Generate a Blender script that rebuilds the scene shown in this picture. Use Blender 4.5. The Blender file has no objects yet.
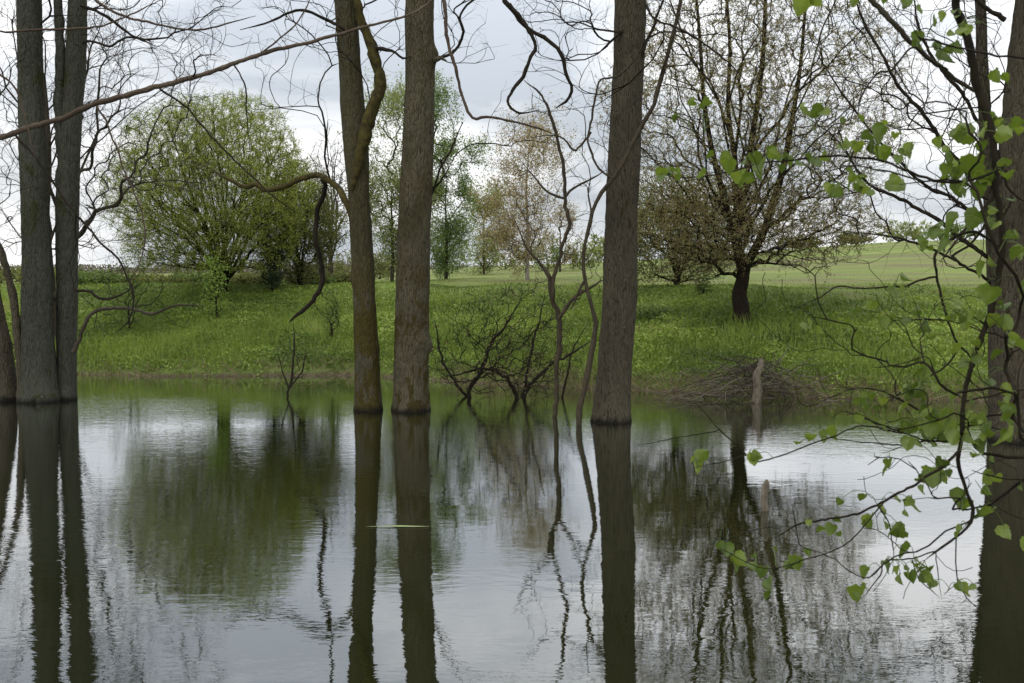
import bpy, math, random
import numpy as np
from mathutils import Vector, noise as mnoise

C = bpy.context.scene.collection
SC = bpy.context.scene
F = 1100.0                      # focal length in pixels of a 1024 px wide picture
CAM = np.array([0.0, 0.0, 2.0])
PITCH = math.atan(71.5 / F)

# ------------------------------------------------------------------ camera
cd = bpy.data.cameras.new('camera'); cam = bpy.data.objects.new('camera', cd); C.objects.link(cam)
cd.sensor_width = 36.0; cd.lens = 36.0 * F / 1024.0; cd.clip_end = 9000; cd.clip_start = 0.05
cam.location = CAM; cam.rotation_euler = (math.pi / 2 - PITCH, 0, 0)
cd.dof.use_dof = True; cd.dof.focus_distance = 15.0; cd.dof.aperture_fstop = 11.0
SC.camera = cam
# ------------------------------------------------------------------ sky, sun, exposure
SUN_EL, SUN_ROT = math.radians(48), math.radians(215)
w = bpy.data.worlds.new('World'); SC.world = w; w.use_nodes = True
nt = w.node_tree; nt.nodes.clear()
def N(t, **k):
    n = nt.nodes.new(t)
    for a, b in k.items(): setattr(n, a, b)
    return n
def L(a, b): nt.links.new(a, b)
out = N('ShaderNodeOutputWorld'); bg = N('ShaderNodeBackground'); bg.inputs[1].default_value = 0.1
sky = N('ShaderNodeTexSky', sky_type='NISHITA', sun_disc=False); sky.sun_elevation = SUN_EL; sky.sun_rotation = SUN_ROT
tc = N('ShaderNodeTexCoord'); sep = N('ShaderNodeSeparateXYZ'); L(tc.outputs['Generated'], sep.inputs[0])
mp = N('ShaderNodeMapping'); mp.inputs['Scale'].default_value = (1.8, 1.8, 6.5); mp.inputs['Location'].default_value = (0.35, 0.1, 0.35)
L(tc.outputs['Generated'], mp.inputs[0])
n1 = N('ShaderNodeTexNoise'); n1.inputs['Scale'].default_value = 1.5; n1.inputs['Detail'].default_value = 7; n1.inputs['Roughness'].default_value = .52
n1.inputs['Distortion'].default_value = .35
L(mp.outputs[0], n1.inputs[0])
cr = N('ShaderNodeValToRGB'); L(n1.outputs[0], cr.inputs[0])
cr.color_ramp.elements[0].position = .40; cr.color_ramp.elements[0].color = (.48, .52, .57, 1)
cr.color_ramp.elements[1].position = .60; cr.color_ramp.elements[1].color = (1.0, 1.0, 1.0, 1)
# an overcast sky is up to three times as bright overhead as at the horizon
mr = N('ShaderNodeMapRange'); L(sep.outputs[2], mr.inputs[0])
mr.inputs['From Min'].default_value = .10; mr.inputs['From Max'].default_value = 1.0
mr.inputs['To Min'].default_value = 8.0; mr.inputs['To Max'].default_value = 26.0
mul = N('ShaderNodeVectorMath', operation='SCALE'); L(cr.outputs[0], mul.inputs[0]); L(mr.outputs[0], mul.inputs['Scale'])
mix = N('ShaderNodeMix', data_type='RGBA'); mix.inputs[0].default_value = .95
L(sky.outputs[0], mix.inputs[6]); L(mul.outputs[0], mix.inputs[7])
L(mix.outputs[2], bg.inputs[0]); L(bg.outputs[0], out.inputs[0])
sd = bpy.data.lights.new('sun', 'SUN'); sd.energy = 0.9; sd.angle = math.radians(25); sd.color = (1, .96, .9)
sun = bpy.data.objects.new('sun', sd); C.objects.link(sun)
sdir = Vector((math.sin(SUN_ROT) * math.cos(SUN_EL), math.cos(SUN_ROT) * math.cos(SUN_EL), math.sin(SUN_EL)))
sun.rotation_euler = sdir.to_track_quat('Z', 'Y').to_euler()
SC.view_settings.view_transform = 'Standard'; SC.view_settings.look = 'None'
SC.view_settings.exposure = 0.55; SC.view_settings.gamma = 1.0; SC.view_settings.use_curve_mapping = False
SC.cycles.max_bounces = 6; SC.cycles.diffuse_bounces = 2; SC.cycles.glossy_bounces = 3; SC.cycles.transmission_bounces = 3

# ------------------------------------------------------------------ helpers
def P(px, py, Y):
    """the point at distance Y (metres ahead) seen at pixel px, py"""
    dx = (px - 512.0) / F; dy = (341.5 - py) / F
    d = np.array([dx, math.cos(PITCH) + dy * math.sin(PITCH), -math.sin(PITCH) + dy * math.cos(PITCH)])
    return CAM + d * (Y / d[1])
def WX(px, Y): return P(px, 300, Y)[0]
def nrm(v): return v / np.maximum(np.linalg.norm(v, axis=-1, keepdims=True), 1e-9)

def catmull(pts, rad, n):
    pts = np.asarray(pts, float); rad = np.asarray(rad, float)
    p = np.vstack([2 * pts[0] - pts[1], pts, 2 * pts[-1] - pts[-2]]); k = len(pts) - 1
    seg = np.linalg.norm(np.diff(pts, axis=0), axis=1); s = np.concatenate([[0], np.cumsum(seg)]); s /= s[-1]
    u = np.linspace(0, 1, n); i = np.clip(np.searchsorted(s, u, side='right') - 1, 0, k - 1)
    t = ((u - s[i]) / np.maximum(s[i + 1] - s[i], 1e-9))[:, None]
    a, b, c, d = p[i], p[i + 1], p[i + 2], p[i + 3]
    q = .5 * ((2 * b) + (-a + c) * t + (2 * a - 5 * b + 4 * c - d) * t ** 2 + (-a + 3 * b - 3 * c + d) * t ** 3)
    return q, np.interp(u, s, rad)

def tubes(PL, R, sides):
    """PL (N,K,3), R (N,K) -> verts, quads"""
    Nn, K, _ = PL.shape
    T = np.empty_like(PL); T[:, 1:-1] = PL[:, 2:] - PL[:, :-2]; T[:, 0] = PL[:, 1] - PL[:, 0]; T[:, -1] = PL[:, -1] - PL[:, -2]
    T = nrm(T)
    ax = np.argmin(np.abs(T).max(axis=1), axis=1)
    ref = np.eye(3)[ax][:, None, :]
    U = nrm(np.cross(T, ref)); V = np.cross(T, U)
    a = np.arange(sides) * 2 * math.pi / sides
    ring = U[:, :, None, :] * np.cos(a)[None, None, :, None] + V[:, :, None, :] * np.sin(a)[None, None, :, None]
    vs = PL[:, :, None, :] + ring * R[:, :, None, None]
    base = (np.arange(Nn) * K * sides)[:, None, None] + (np.arange(K - 1) * sides)[None, :, None]
    j = np.arange(sides)[None, None, :]; j2 = (j + 1) % sides
    f = np.stack([base + j, base + j2, base + j2 + sides, base + j + sides], axis=-1)
    return vs.reshape(-1, 3), f.reshape(-1, 4)

def leafq(cen, size, rng, flat=0.0, aspect=.6):
    """diamond leaves; flat > 0 turns them to face upward"""
    n = len(cen); size = np.broadcast_to(size, (n,))[:, None]
    nn = rng.normal(size=(n, 3)); nn[:, 2] += np.sign(nn[:, 2]) * flat; nn = nrm(nn)
    t = nrm(np.cross(nn, rng.normal(size=(n, 3)))); b = np.cross(nn, t)
    vs = np.stack([cen - t * size * .5, cen + b * size * .5 * aspect, cen + t * size * .5, cen - b * size * .5 * aspect], axis=1)
    return vs.reshape(-1, 3), np.arange(n * 4).reshape(-1, 4)

def build(name, parts, mat, parent=None, origin=None, smooth=True):
    """one mesh object of (verts, quads) lists; origin = world point of its thing"""
    V = []; Q = []; o = 0
    for v, q in parts:
        V.append(v); Q.append(q + o); o += len(v)
    V = np.concatenate(V).astype(np.float32); Q = np.concatenate(Q).astype(np.int32)
    if origin is not None: V = V - np.asarray(origin, np.float32)
    me = bpy.data.meshes.new(name)
    me.vertices.add(len(V)); me.vertices.foreach_set('co', V.ravel())
    me.loops.add(Q.size); me.loops.foreach_set('vertex_index', Q.ravel())
    me.polygons.add(len(Q)); me.polygons.foreach_set('loop_start', np.arange(0, Q.size, 4, dtype=np.int32))
    me.polygons.foreach_set('loop_total', np.full(len(Q), 4, np.int32))
    me.update(calc_edges=True)
    me.polygons.foreach_set('use_smooth', np.full(len(Q), smooth, bool))
    me.materials.append(mat)
    ob = bpy.data.objects.new(name, me); C.objects.link(ob)
    if parent is not None: ob.parent = parent
    elif origin is not None: ob.location = origin
    return ob

def thing(name, label, cat, loc, group=None):
    o = bpy.data.objects.new(name, None); C.objects.link(o); o.location = loc; o.empty_display_size = .2
    o['label'] = label; o['category'] = cat
    if group: o['group'] = group
    return o
def tag(o, label, cat, group=None, kind=None):
    o['label'] = label; o['category'] = cat
    if group: o['group'] = group
    if kind: o['kind'] = kind
    return o

# ------------------------------------------------------------------ materials
class MT:
    def __init__(s, name):
        s.m = bpy.data.materials.new(name); s.m.use_nodes = True; s.t = s.m.node_tree; s.t.nodes.clear()
        s.out = s.n('ShaderNodeOutputMaterial')
    def n(s, t, ins=None, **k):
        x = s.t.nodes.new(t)
        for a, b in k.items(): setattr(x, a, b)
        for a, b in (ins or {}).items():
            if hasattr(b, 'is_output'): s.t.links.new(b, x.inputs[a])
            else: x.inputs[a].default_value = b
        return x
    def l(s, a, b): s.t.links.new(a, b)
    def coord(s, scale, kind='Object', loc=(0, 0, 0)):
        c = s.n('ShaderNodeTexCoord'); m = s.n('ShaderNodeMapping', {'Vector': c.outputs[kind], 'Scale': scale, 'Location': loc}); return m.outputs[0]
    def noise(s, vec, scale=1.0, detail=4, rough=.55, dist=0.0):
        return s.n('ShaderNodeTexNoise', {'Vector': vec, 'Scale': scale, 'Detail': detail, 'Roughness': rough, 'Distortion': dist}).outputs[0]
    def ramp(s, fac, stops):
        r = s.n('ShaderNodeValToRGB', {'Fac': fac}); e = r.color_ramp.elements
        while len(e) < len(stops): e.new(.5)
        for q, (p, c) in zip(e, stops):
            q.position = p; q.color = (*c, 1) if len(c) == 3 else c
        return r.outputs[0]
    def rng(s, v, a, b, c, d):
        return s.n('ShaderNodeMapRange', {0: v, 1: a, 2: b, 3: c, 4: d}).outputs[0]
    def mix(s, fac, a, b, mode='MIX'):
        x = s.n('ShaderNodeMix', data_type='RGBA', blend_type=mode)
        for i, v in ((0, fac), (6, a), (7, b)):
            if hasattr(v, 'is_output'): s.l(v, x.inputs[i])
            else: x.inputs[i].default_value = v if i == 0 else (*v, 1)
        return x.outputs[2]
    def math(s, op, a, b=0.0):
        return s.n('ShaderNodeMath', {0: a, 1: b}, operation=op).outputs[0]

def bark(name, dark, light, lichen=(.17, .18, .14), lich=.5, moss=None, moss_amt=.0, sc=(30, 30, 5.5), wet=True, bump=.07, mosslow=False):
    m = MT(name)
    v = m.coord(sc); big = m.coord((1, 1, .6))
    warp = m.noise(m.coord((3, 3, 3)), 1, 3)
    f1 = m.noise(v, 1.0, 6, .62, .7)
    vo = m.n('ShaderNodeTexVoronoi', {'Vector': v, 'Scale': 1.35, 'Randomness': 1.0}, feature='DISTANCE_TO_EDGE').outputs[0]
    crack = m.rng(vo, .0, .22, 0.0, 1.0)
    h = m.math('ADD', m.math('MULTIPLY', crack, .22), m.math('MULTIPLY', m.math('ADD', m.math('MULTIPLY', f1, .8), m.math('MULTIPLY', m.noise(m.coord((80, 80, 13)), 1, 4, .7), .62)), 1.0))
    col = m.ramp(h, [(.52, dark), (.68, tuple((a + b) / 2 for a, b in zip(dark, light))), (.84, light)])
    b1 = m.noise(big, 2.2, 5, .6)
    col = m.mix(m.rng(b1, .45, .7, 0, lich), col, lichen)
    tone = m.rng(m.noise(big, .9, 3), .3, .7, .72, 1.25)
    col = m.mix(1.0, col, m.n('ShaderNodeCombineColor', {0: tone, 1: tone, 2: tone}).outputs[0], 'MULTIPLY')
    if moss:
        mo = m.noise(big, 3.0, 6, .7, .5)
        fac = m.rng(mo, .62 - moss_amt, .68 - moss_amt, 0, .95)
        if mosslow:
            z = m.n('ShaderNodeSeparateXYZ', {0: m.coord((1, 1, 1))}).outputs[2]
            fac = m.math('MULTIPLY', fac, m.rng(z, 1.3, 2.2, 1.0, .42))
        fine = m.noise(m.coord((60, 60, 60)), 1, 2)
        mc = m.mix(m.rng(fine, .3, .7, 0, 1), tuple(c * .6 for c in moss), tuple(c * 1.45 for c in moss))
        col = m.mix(fac, col, mc)
    if wet:
        z = m.n('ShaderNodeSeparateXYZ', {0: m.coord((1, 1, 1))}).outputs[2]
        zz = m.math('SUBTRACT', z, m.math('MULTIPLY', m.noise(m.coord((14, 14, 5)), 1, 4), .13))
        col = m.mix(m.rng(zz, -.05, .03, .9, 0), col, (.008, .007, .006))
    bp = m.n('ShaderNodeBump', {'Strength': 1.0, 'Distance': bump, 'Height': h})
    bs = m.n('ShaderNodeBsdfPrincipled', {'Base Color': col, 'Roughness': .92, 'Normal': bp.outputs[0], 'Specular IOR Level': .1})
    m.l(bs.outputs[0], m.out.inputs[0]); return m.m

def plain_bark(name, a, b, sc=(30, 30, 12)):
    m = MT(name)
    f = m.noise(m.coord(sc), 1, 4, .6); g = m.noise(m.coord((2.2, 2.2, 2.2)), 1, 3)
    col = m.mix(m.rng(f, .3, .7, 0, 1), a, b)
    col = m.mix(m.rng(g, .45, .65, 0, .5), col, tuple(.6 * c for c in a))
    bp = m.n('ShaderNodeBump', {'Strength': .6, 'Distance': .01, 'Height': f})
    bs = m.n('ShaderNodeBsdfPrincipled', {'Base Color': col, 'Roughness': .9, 'Normal': bp.outputs[0], 'Specular IOR Level': .08})
    m.l(bs.outputs[0], m.out.inputs[0]); return m.m

def leafmat(name, stops, trans=.4, rough=.6, patch=0, spec=.25):
    """leaf colour varies from leaf to leaf, and from one patch of plants to the next"""
    m = MT(name)
    r = m.n('ShaderNodeNewGeometry').outputs['Random Per Island']
    if patch:
        g = m.noise(m.coord((patch, patch, patch)), 1, 4, .6)
        r = m.math('ADD', m.math('MULTIPLY', r, .36), m.rng(g, .36, .64, -.08, .72))
    col = m.ramp(r, stops)
    bs = m.n('ShaderNodeBsdfPrincipled', {'Base Color': col, 'Roughness': rough, 'Specular IOR Level': spec})
    tr = m.n('ShaderNodeBsdfTranslucent', {'Color': m.mix(.5, col, m.mix(1.0, col, (1.2, 1.3, .5), 'MULTIPLY'))})
    mx = m.n('ShaderNodeMixShader', {0: trans, 1: bs.outputs[0], 2: tr.outputs[0]})
    m.l(mx.outputs[0], m.out.inputs[0]); return m.m

B_GREY = bark('bark_grey', (.012, .010, .007), (.050, .045, .031), (.050, .054, .038), .5, (.036, .034, .011), .02)
B_LEFT = bark('bark_left', (.012, .012, .008), (.066, .066, .049), (.066, .072, .053), .75, (.034, .038, .013), .06)
B_MOSS = bark('bark_moss', (.009, .007, .005), (.088, .078, .050), (.066, .07, .046), .5, (.052, .042, .009), .20, mosslow=True)
B_PALE = bark('bark_pale', (.008, .0065, .004), (.105, .090, .056), (.07, .071, .049), .4, (.046, .036, .009), .13, mosslow=True)
B_BRWN = bark('bark_brown', (.008, .0065, .004), (.084, .071, .048), (.052, .052, .036), .25, (.034, .030, .011), .01)
B_DARK = bark('bark_dark', (.006, .004, .003), (.030, .021, .014), (.03, .026, .018), .2, wet=False)
MOSSB = plain_bark('mossy_branch', (.062, .052, .014), (.014, .011, .007), (14, 14, 14))
DARKT = plain_bark('dark_twig', (.012, .0095, .0065), (.026, .021, .014))
REDT = plain_bark('reddish_twig', (.05, .034, .025), (.085, .062, .045))
GREYT = plain_bark('grey_twig', (.026, .022, .015), (.055, .047, .034))
PALET = plain_bark('dead_wood', (.065, .055, .040), (.14, .12, .088))
BIRCHB = plain_bark('birch_bark', (.34, .31, .27), (.16, .14, .115), (12, 12, 6))
RAW = plain_bark('raw_wood', (.36, .20, .13), (.24, .13, .08))

LF_WILLOW = leafmat('willow_leaves', [(0, (.13, .16, .026)), (.5, (.22, .25, .045)), (1, (.32, .34, .08))], .45)
LF_OLIVE = leafmat('olive_leaves', [(0, (.085, .095, .028)), (1, (.19, .195, .06))], .45)
LF_POPLAR = leafmat('poplar_leaves', [(0, (.14, .17, .05)), (1, (.25, .27, .10))], .45)
LF_POPLAR2 = leafmat('poplar_leaves_green', [(0, (.10, .15, .045)), (1, (.19, .25, .08))], .45)
LF_BIRCH = leafmat('birch_leaves', [(0, (.21, .15, .07)), (.6, (.30, .225, .12)), (1, (.34, .30, .15))], .4)
LF_BUD = leafmat('opening_buds', [(0, (.14, .11, .045)), (.5, (.24, .175, .09)), (1, (.24, .27, .08))], .35)
LF_DARK = leafmat('dark_needles', [(0, (.018, .032, .016)), (1, (.045, .07, .03))], .2)
LF_BUSH = leafmat('bush_leaves', [(0, (.06, .09, .022)), (1, (.14, .20, .05))], .4)
LF_FRESH = leafmat('fresh_leaves', [(0, (.14, .22, .04)), (1, (.24, .34, .07))], .45)
LF_WOOD = leafmat('far_wood', [(0, (.085, .065, .055)), (.6, (.13, .10, .085)), (1, (.11, .12, .075))], .2)

# linden leaf with veins
m = MT('linden_leaf')
r = m.n('ShaderNodeNewGeometry').outputs['Random Per Island']
col = m.ramp(r, [(0, (.055, .085, .018)), (.5, (.105, .15, .03)), (1, (.17, .215, .05))])
g = m.noise(m.coord((38, 38, 38)), 1, 3)
col = m.mix(m.rng(g, .35, .7, 0, .45), col, (.07, .10, .022))
bs = m.n('ShaderNodeBsdfPrincipled', {'Base Color': col, 'Roughness': .5, 'Specular IOR Level': .35})
tr = m.n('ShaderNodeBsdfTranslucent', {'Color': m.mix(1.0, col, (1.25, 1.25, .5), 'MULTIPLY')})
mx = m.n('ShaderNodeMixShader', {0: .45, 1: bs.outputs[0], 2: tr.outputs[0]}); m.l(mx.outputs[0], m.out.inputs[0]); LINDEN = m.m

# ------------------------------------------------------------------ terrain
SX = np.array([WX(p, 20) for p in (-700, 0, 100, 350, 450, 560, 700, 800, 900, 1100, 1700)])
SY = np.array([21.5, 21.2, 20.8, 20.7, 19.7, 18.7, 17.6, 17.2, 16.7, 16.2, 15.5])
CX = np.array([-120, -36, -26, -10, -4.4, 5.6, 12, 18.3, 24.5, 32.5, 60, 200.])
CZ = np.array([1.0, 1.25, 1.35, 1.45, 2.1, 2.5, 2.8, 3.3, 3.75, 3.95, 4.2, 3.0])
def smooth(t): t = np.clip(t, 0, 1); return t * t * (3 - 2 * t)
def vnoise(x, y, seed=0):
    """cheap smooth value noise"""
    xi = np.floor(x); yi = np.floor(y); fx = smooth(x - xi); fy = smooth(y - yi)
    def h(a, b):
        v = np.sin(a * 127.1 + b * 311.7 + seed * 74.7) * 43758.5453; return v - np.floor(v)
    return (h(xi, yi) * (1 - fx) + h(xi + 1, yi) * fx) * (1 - fy) + (h(xi, yi + 1) * (1 - fx) + h(xi + 1, yi + 1) * fx) * fy
def shore(x):
    s = np.interp(x, SX, SY)
    return s + .35 * (vnoise(x * .9, x * 0 + 3.3) - .5) + .22 * (vnoise(x * 3.1, x * 0 + 7.7) - .5)
def ground(x, y):
    x = np.asarray(x, float); y = np.asarray(y, float)
    d = y - shore(x)
    bank = np.where(d < 0, np.maximum(d * .45, -1.4), .10 * smooth(d / .12) + 1.52 * np.clip(d / 6.2, 0, 1) ** .92)
    bank = bank + np.where(d > 0, smooth(d / 2) * .12 * (vnoise(x * .8, y * .8, 2) - .5), 0)
    zc = np.interp(x * 70 / np.maximum(y, 28), CX, CZ)
    t = smooth((y - 24) / 46.0)
    far = bank * (1 - t) + zc * t + smooth((y - 30) / 20) * .10 * (vnoise(x * .12, y * .12, 5) - .5)
    t2 = smooth((y - 72) / 120.0)
    far = far * (1 - t2) + (-4.0) * t2
    z = np.where(d > 0, far, bank)
    near = smooth((4.4 - y) / 3.5) * 2.0 - 1.4 + .06 * (vnoise(x * 1.3, y * 1.3, 4) - .5)      # near bank where the camera stands
    z = np.where(y < 8, np.maximum(near, np.maximum(-1.4, bank)), z)
    side = smooth((np.abs(x) - 48) / 12.0)
    return z * 1.0 + np.where(z < .5, side * (1.2 - z), 0)

def sheet(name, xs, ys, zf, mat):
    X, Yg = np.meshgrid(xs, ys); Z = zf(X, Yg); nx, ny = len(xs), len(ys)
    v = np.stack([X, Yg, Z], -1).reshape(-1, 3)
    i = (np.arange(ny - 1)[:, None] * nx + np.arange(nx - 1)[None, :])
    q = np.stack([i, i + 1, i + nx + 1, i + nx], -1).reshape(-1, 4)
    return build(name, [(v, q)], mat)
def steps(*segs):
    return np.unique(np.round(np.concatenate([np.arange(a, b, s) for a, b, s in segs]), 4))
xs = steps((-3000, -200, 200), (-200, -60, 10), (-60, -24, 1.5), (-24, 26, .22), (26, 62, 1.5), (62, 200, 10), (200, 3001, 200))
ys = steps((-400, -20, 40), (-20, 0, 2), (0, 6, .3), (6, 14, 1), (14, 30, .16), (30, 80, .8), (80, 220, 6), (220, 1000, 60), (1000, 5001, 400))

m = MT('meadow_ground')
pos = m.coord((1, 1, 1)); sp = m.n('ShaderNodeSeparateXYZ', {0: pos})
fine = m.noise(m.coord((9, 9, 9)), 1, 5, .65); mid = m.noise(m.coord((1.1, .9, 1)), 1, 5, .6); fld = m.noise(m.coord((.08, .5, 1)), 1, 5, .6)
lush = m.mix(m.rng(fine, .3, .7, 0, 1), (.06, .09, .02), (.13, .175, .04))
lush = m.mix(m.rng(mid, .4, .65, 0, .6), lush, (.06, .065, .025))
crop = m.mix(m.rng(fld, .35, .65, 0, 1), (.10, .14, .032), (.17, .20, .055))
rows = m.noise(m.coord((.03, 1.6, 1), loc=(3, 1, 0)), 1, 3, .5)
crop = m.mix(m.rng(rows, .45, .60, 0, .85), crop, (.125, .105, .06))
crop = m.mix(m.rng(fine, .3, .7, 0, .25), crop, (.09, .12, .04))
edge = m.math('ADD', m.math('ADD', sp.outputs[1], m.math('MULTIPLY', sp.outputs[0], .19)), m.math('MULTIPLY', mid, 4.0))
col = m.mix(m.rng(edge, 23.0, 28.5, 0, 1), lush, crop)
mud = m.mix(fine, (.045, .035, .022), (.10, .08, .05))
col = m.mix(m.rng(sp.outputs[2], .02, .085, 1, 0), col, mud)
bp = m.n('ShaderNodeBump', {'Strength': .8, 'Distance': .08, 'Height': fine})
bs = m.n('ShaderNodeBsdfPrincipled', {'Base Color': col, 'Roughness': .95, 'Normal': bp.outputs[0], 'Specular IOR Level': .1})
m.l(bs.outputs[0], m.out.inputs[0])
g = sheet('ground', xs, ys, ground, m.m); g['kind'] = 'structure'; g['label'] = 'green bank rising to a pale field'

# ------------------------------------------------------------------ water
m = MT('pond_water')
pc = m.coord((1, 1, 1), 'Object')
dist = m.n('ShaderNodeSeparateXYZ', {0: pc}).outputs[1]
r1 = m.noise(m.coord((2.0, 3.4, 1)), 1, 3, .55, .3)
r2 = m.noise(m.coord((8.5, 15, 1), loc=(4, 2, 0)), 1, 3, .6, .4)
r3 = m.noise(m.coord((7, 27, 1), loc=(1, 7, 0)), 1, 2, .5)
calm = m.rng(m.noise(m.coord((.22, .30, 1), loc=(2.2, .6, 0)), 1, 3, .5), .38, .62, .25, 1.0)
r4 = m.noise(m.coord((2.6, 9, 1), loc=(5, 3, 0)), 1, 3, .6, .3)
calm = m.math('MULTIPLY', calm, m.rng(dist, 7.5, 16.0, 1.25, 3.0))
h = m.math('ADD', m.math('MULTIPLY', r1, .0013), m.math('MULTIPLY', m.math('ADD', m.math('MULTIPLY', m.math('ADD', r2, m.math('MULTIPLY', r4, 1.7)), .00045), m.math('MULTIPLY', r3, .00042)), calm))
bp = m.n('ShaderNodeBump', {'Strength': 1.0, 'Distance': 1.0, 'Height': h})
fr = m.n('ShaderNodeFresnel', {'IOR': 1.55, 'Normal': bp.outputs[0]}).outputs[0]
fac = m.rng(fr, .0, .62, .04, .97)
murk = m.mix(m.noise(m.coord((.5, .3, 1)), 1, 2), (.006, .008, .002), (.009, .010, .003))
df = m.n('ShaderNodeBsdfDiffuse', {'Color': murk})
gl = m.n('ShaderNodeBsdfGlossy', {'Color': (.95, .96, .97, 1), 'Roughness': .012, 'Normal': bp.outputs[0]})
mx = m.n('ShaderNodeMixShader', {0: fac, 1: df.outputs[0], 2: gl.outputs[0]}); m.l(mx.outputs[0], m.out.inputs[0])
wt = sheet('water', steps((-62, 62.1, 2)), steps((1.0, 26.1, 1)), lambda x, y: x * 0, m.m); wt['kind'] = 'structure'; wt['label'] = 'rippled pond water mirroring trees and sky'

# ------------------------------------------------------------------ bank plants
rng = np.random.default_rng(7)
def scatter(n, xr, dr, hmin, hmax):
    """points over the far bank, in distance from the shore dr"""
    Yd = rng.uniform(*dr, n); px = rng.uniform(*xr, n)
    y0 = 19 + Yd; x = (px - 512) / F * y0 * 1.0; y = shore(x) + Yd
    return x, y
# broad low leaves (nettles, ground elder)
x, y = scatter(360000, (-120, 1150), (-.05, 10.5), 0, 0)
den = vnoise(x * 1.4, y * 1.4, 11) * .6 + vnoise(x * 3.7, y * 3.7, 12) * .4
keep = rng.uniform(size=len(x)) < (.25 + 1.1 * den) * np.clip((7.3 - (y - shore(x)) + 3.0 * (vnoise(x * .6, y * .6, 14) - .5)) / 3.0, 0, 1) * np.clip((y - shore(x)) * 5 + .25, .25, 1); x, y, den = x[keep], y[keep], den[keep]
hh = (.03 + .27 * den ** 1.6 * (.6 + .8 * vnoise(x * .5, y * .5, 13))) * np.clip((y - shore(x)) * 2.5 + .3, .2, 1) * np.clip(1.35 - (y - shore(x)) / 6, .12, 1)
z = ground(x, y) + rng.uniform(.15, 1, len(x)) ** .6 * hh
cen = np.stack([x, y, z], 1)
MEAD = leafmat('bank_leaves', [(0, (.045, .068, .014)), (.35, (.10, .152, .025)), (.7, (.18, .25, .038)), (1, (.25, .31, .065))], .3, patch=.55, rough=.5)
lv = leafq(cen, rng.uniform(.022, .066, len(cen)), rng, flat=.35, aspect=.7)
mw = build('bank_undergrowth', [lv], MEAD, smooth=False)
tag(mw, 'lush green nettles and leafy weeds covering the far bank', 'undergrowth', kind='stuff')
# grass blades
x, y = scatter(190000, (-120, 1150), (-.1, 18), 0, 0)
kk = rng.uniform(size=len(x)) < np.clip((19 - (y - shore(x))) / 12, 0, 1); x, y = x[kk], y[kk]
d = y - shore(x); hgt = np.clip(1.3 - d / 6, .12, 1) * np.clip(.4 + d * 1.6, .3, 1) * rng.uniform(.08, .30, len(x)) * (.5 + vnoise(x * .7, y * .7, 21)); hgt *= np.where(d < .5, 1.1, 1)
b = np.stack([x, y, ground(x, y) - .01], 1); th = rng.uniform(0, 2 * math.pi, len(x)); wd = rng.uniform(.004, .010, len(x))
side = np.stack([np.cos(th), np.sin(th), 0 * th], 1) * wd[:, None]
lean = rng.normal(size=(len(x), 3)) * .28; lean[:, 2] = 1; tip = b + lean * hgt[:, None]
vs = np.stack([b - side, b + side, tip + side * .2, tip - side * .2], 1).reshape(-1, 3)
GRS = leafmat('grass_blades', [(0, (.078, .108, .02)), (.6, (.165, .228, .038)), (.9, (.24, .28, .065)), (1, (.28, .24, .13))], .35, patch=.35)
gr = build('grass', [(vs, np.arange(len(vs)).reshape(-1, 4))], GRS, smooth=False)
tag(gr, 'green grass growing over the far bank and field edge', 'grass', kind='stuff')
# dry stalks along the waterline
x = rng.uniform(-14, 14, 9000); dd = np.abs(rng.normal(0, .22, len(x))) - .05; y = shore(x) + dd
keep = rng.uniform(size=len(x)) < .25 + .75 * (x > -1); x, y = x[keep], y[keep]
b = np.stack([x, y, ground(x, y)], 1); tip = b + np.stack([rng.normal(0, .14, len(x)), rng.normal(-.03, .1, len(x)), rng.uniform(.02, .22, len(x))], 1)
side = np.stack([np.full(len(x), .5), rng.normal(0, .3, len(x)), rng.normal(0, .5, len(x))], 1) * .007
vs = np.stack([b - side, b + side, tip + side * .4, tip - side * .4], 1).reshape(-1, 3)
STRAW = leafmat('straw', [(0, (.10, .075, .045)), (1, (.27, .21, .13))], .2)
st = build('dry_grass', [(vs, np.arange(len(vs)).reshape(-1, 4))], STRAW, smooth=False)
tag(st, 'brown dead grass stalks fringing the far waterline', 'dry grass', kind='stuff')

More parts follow.
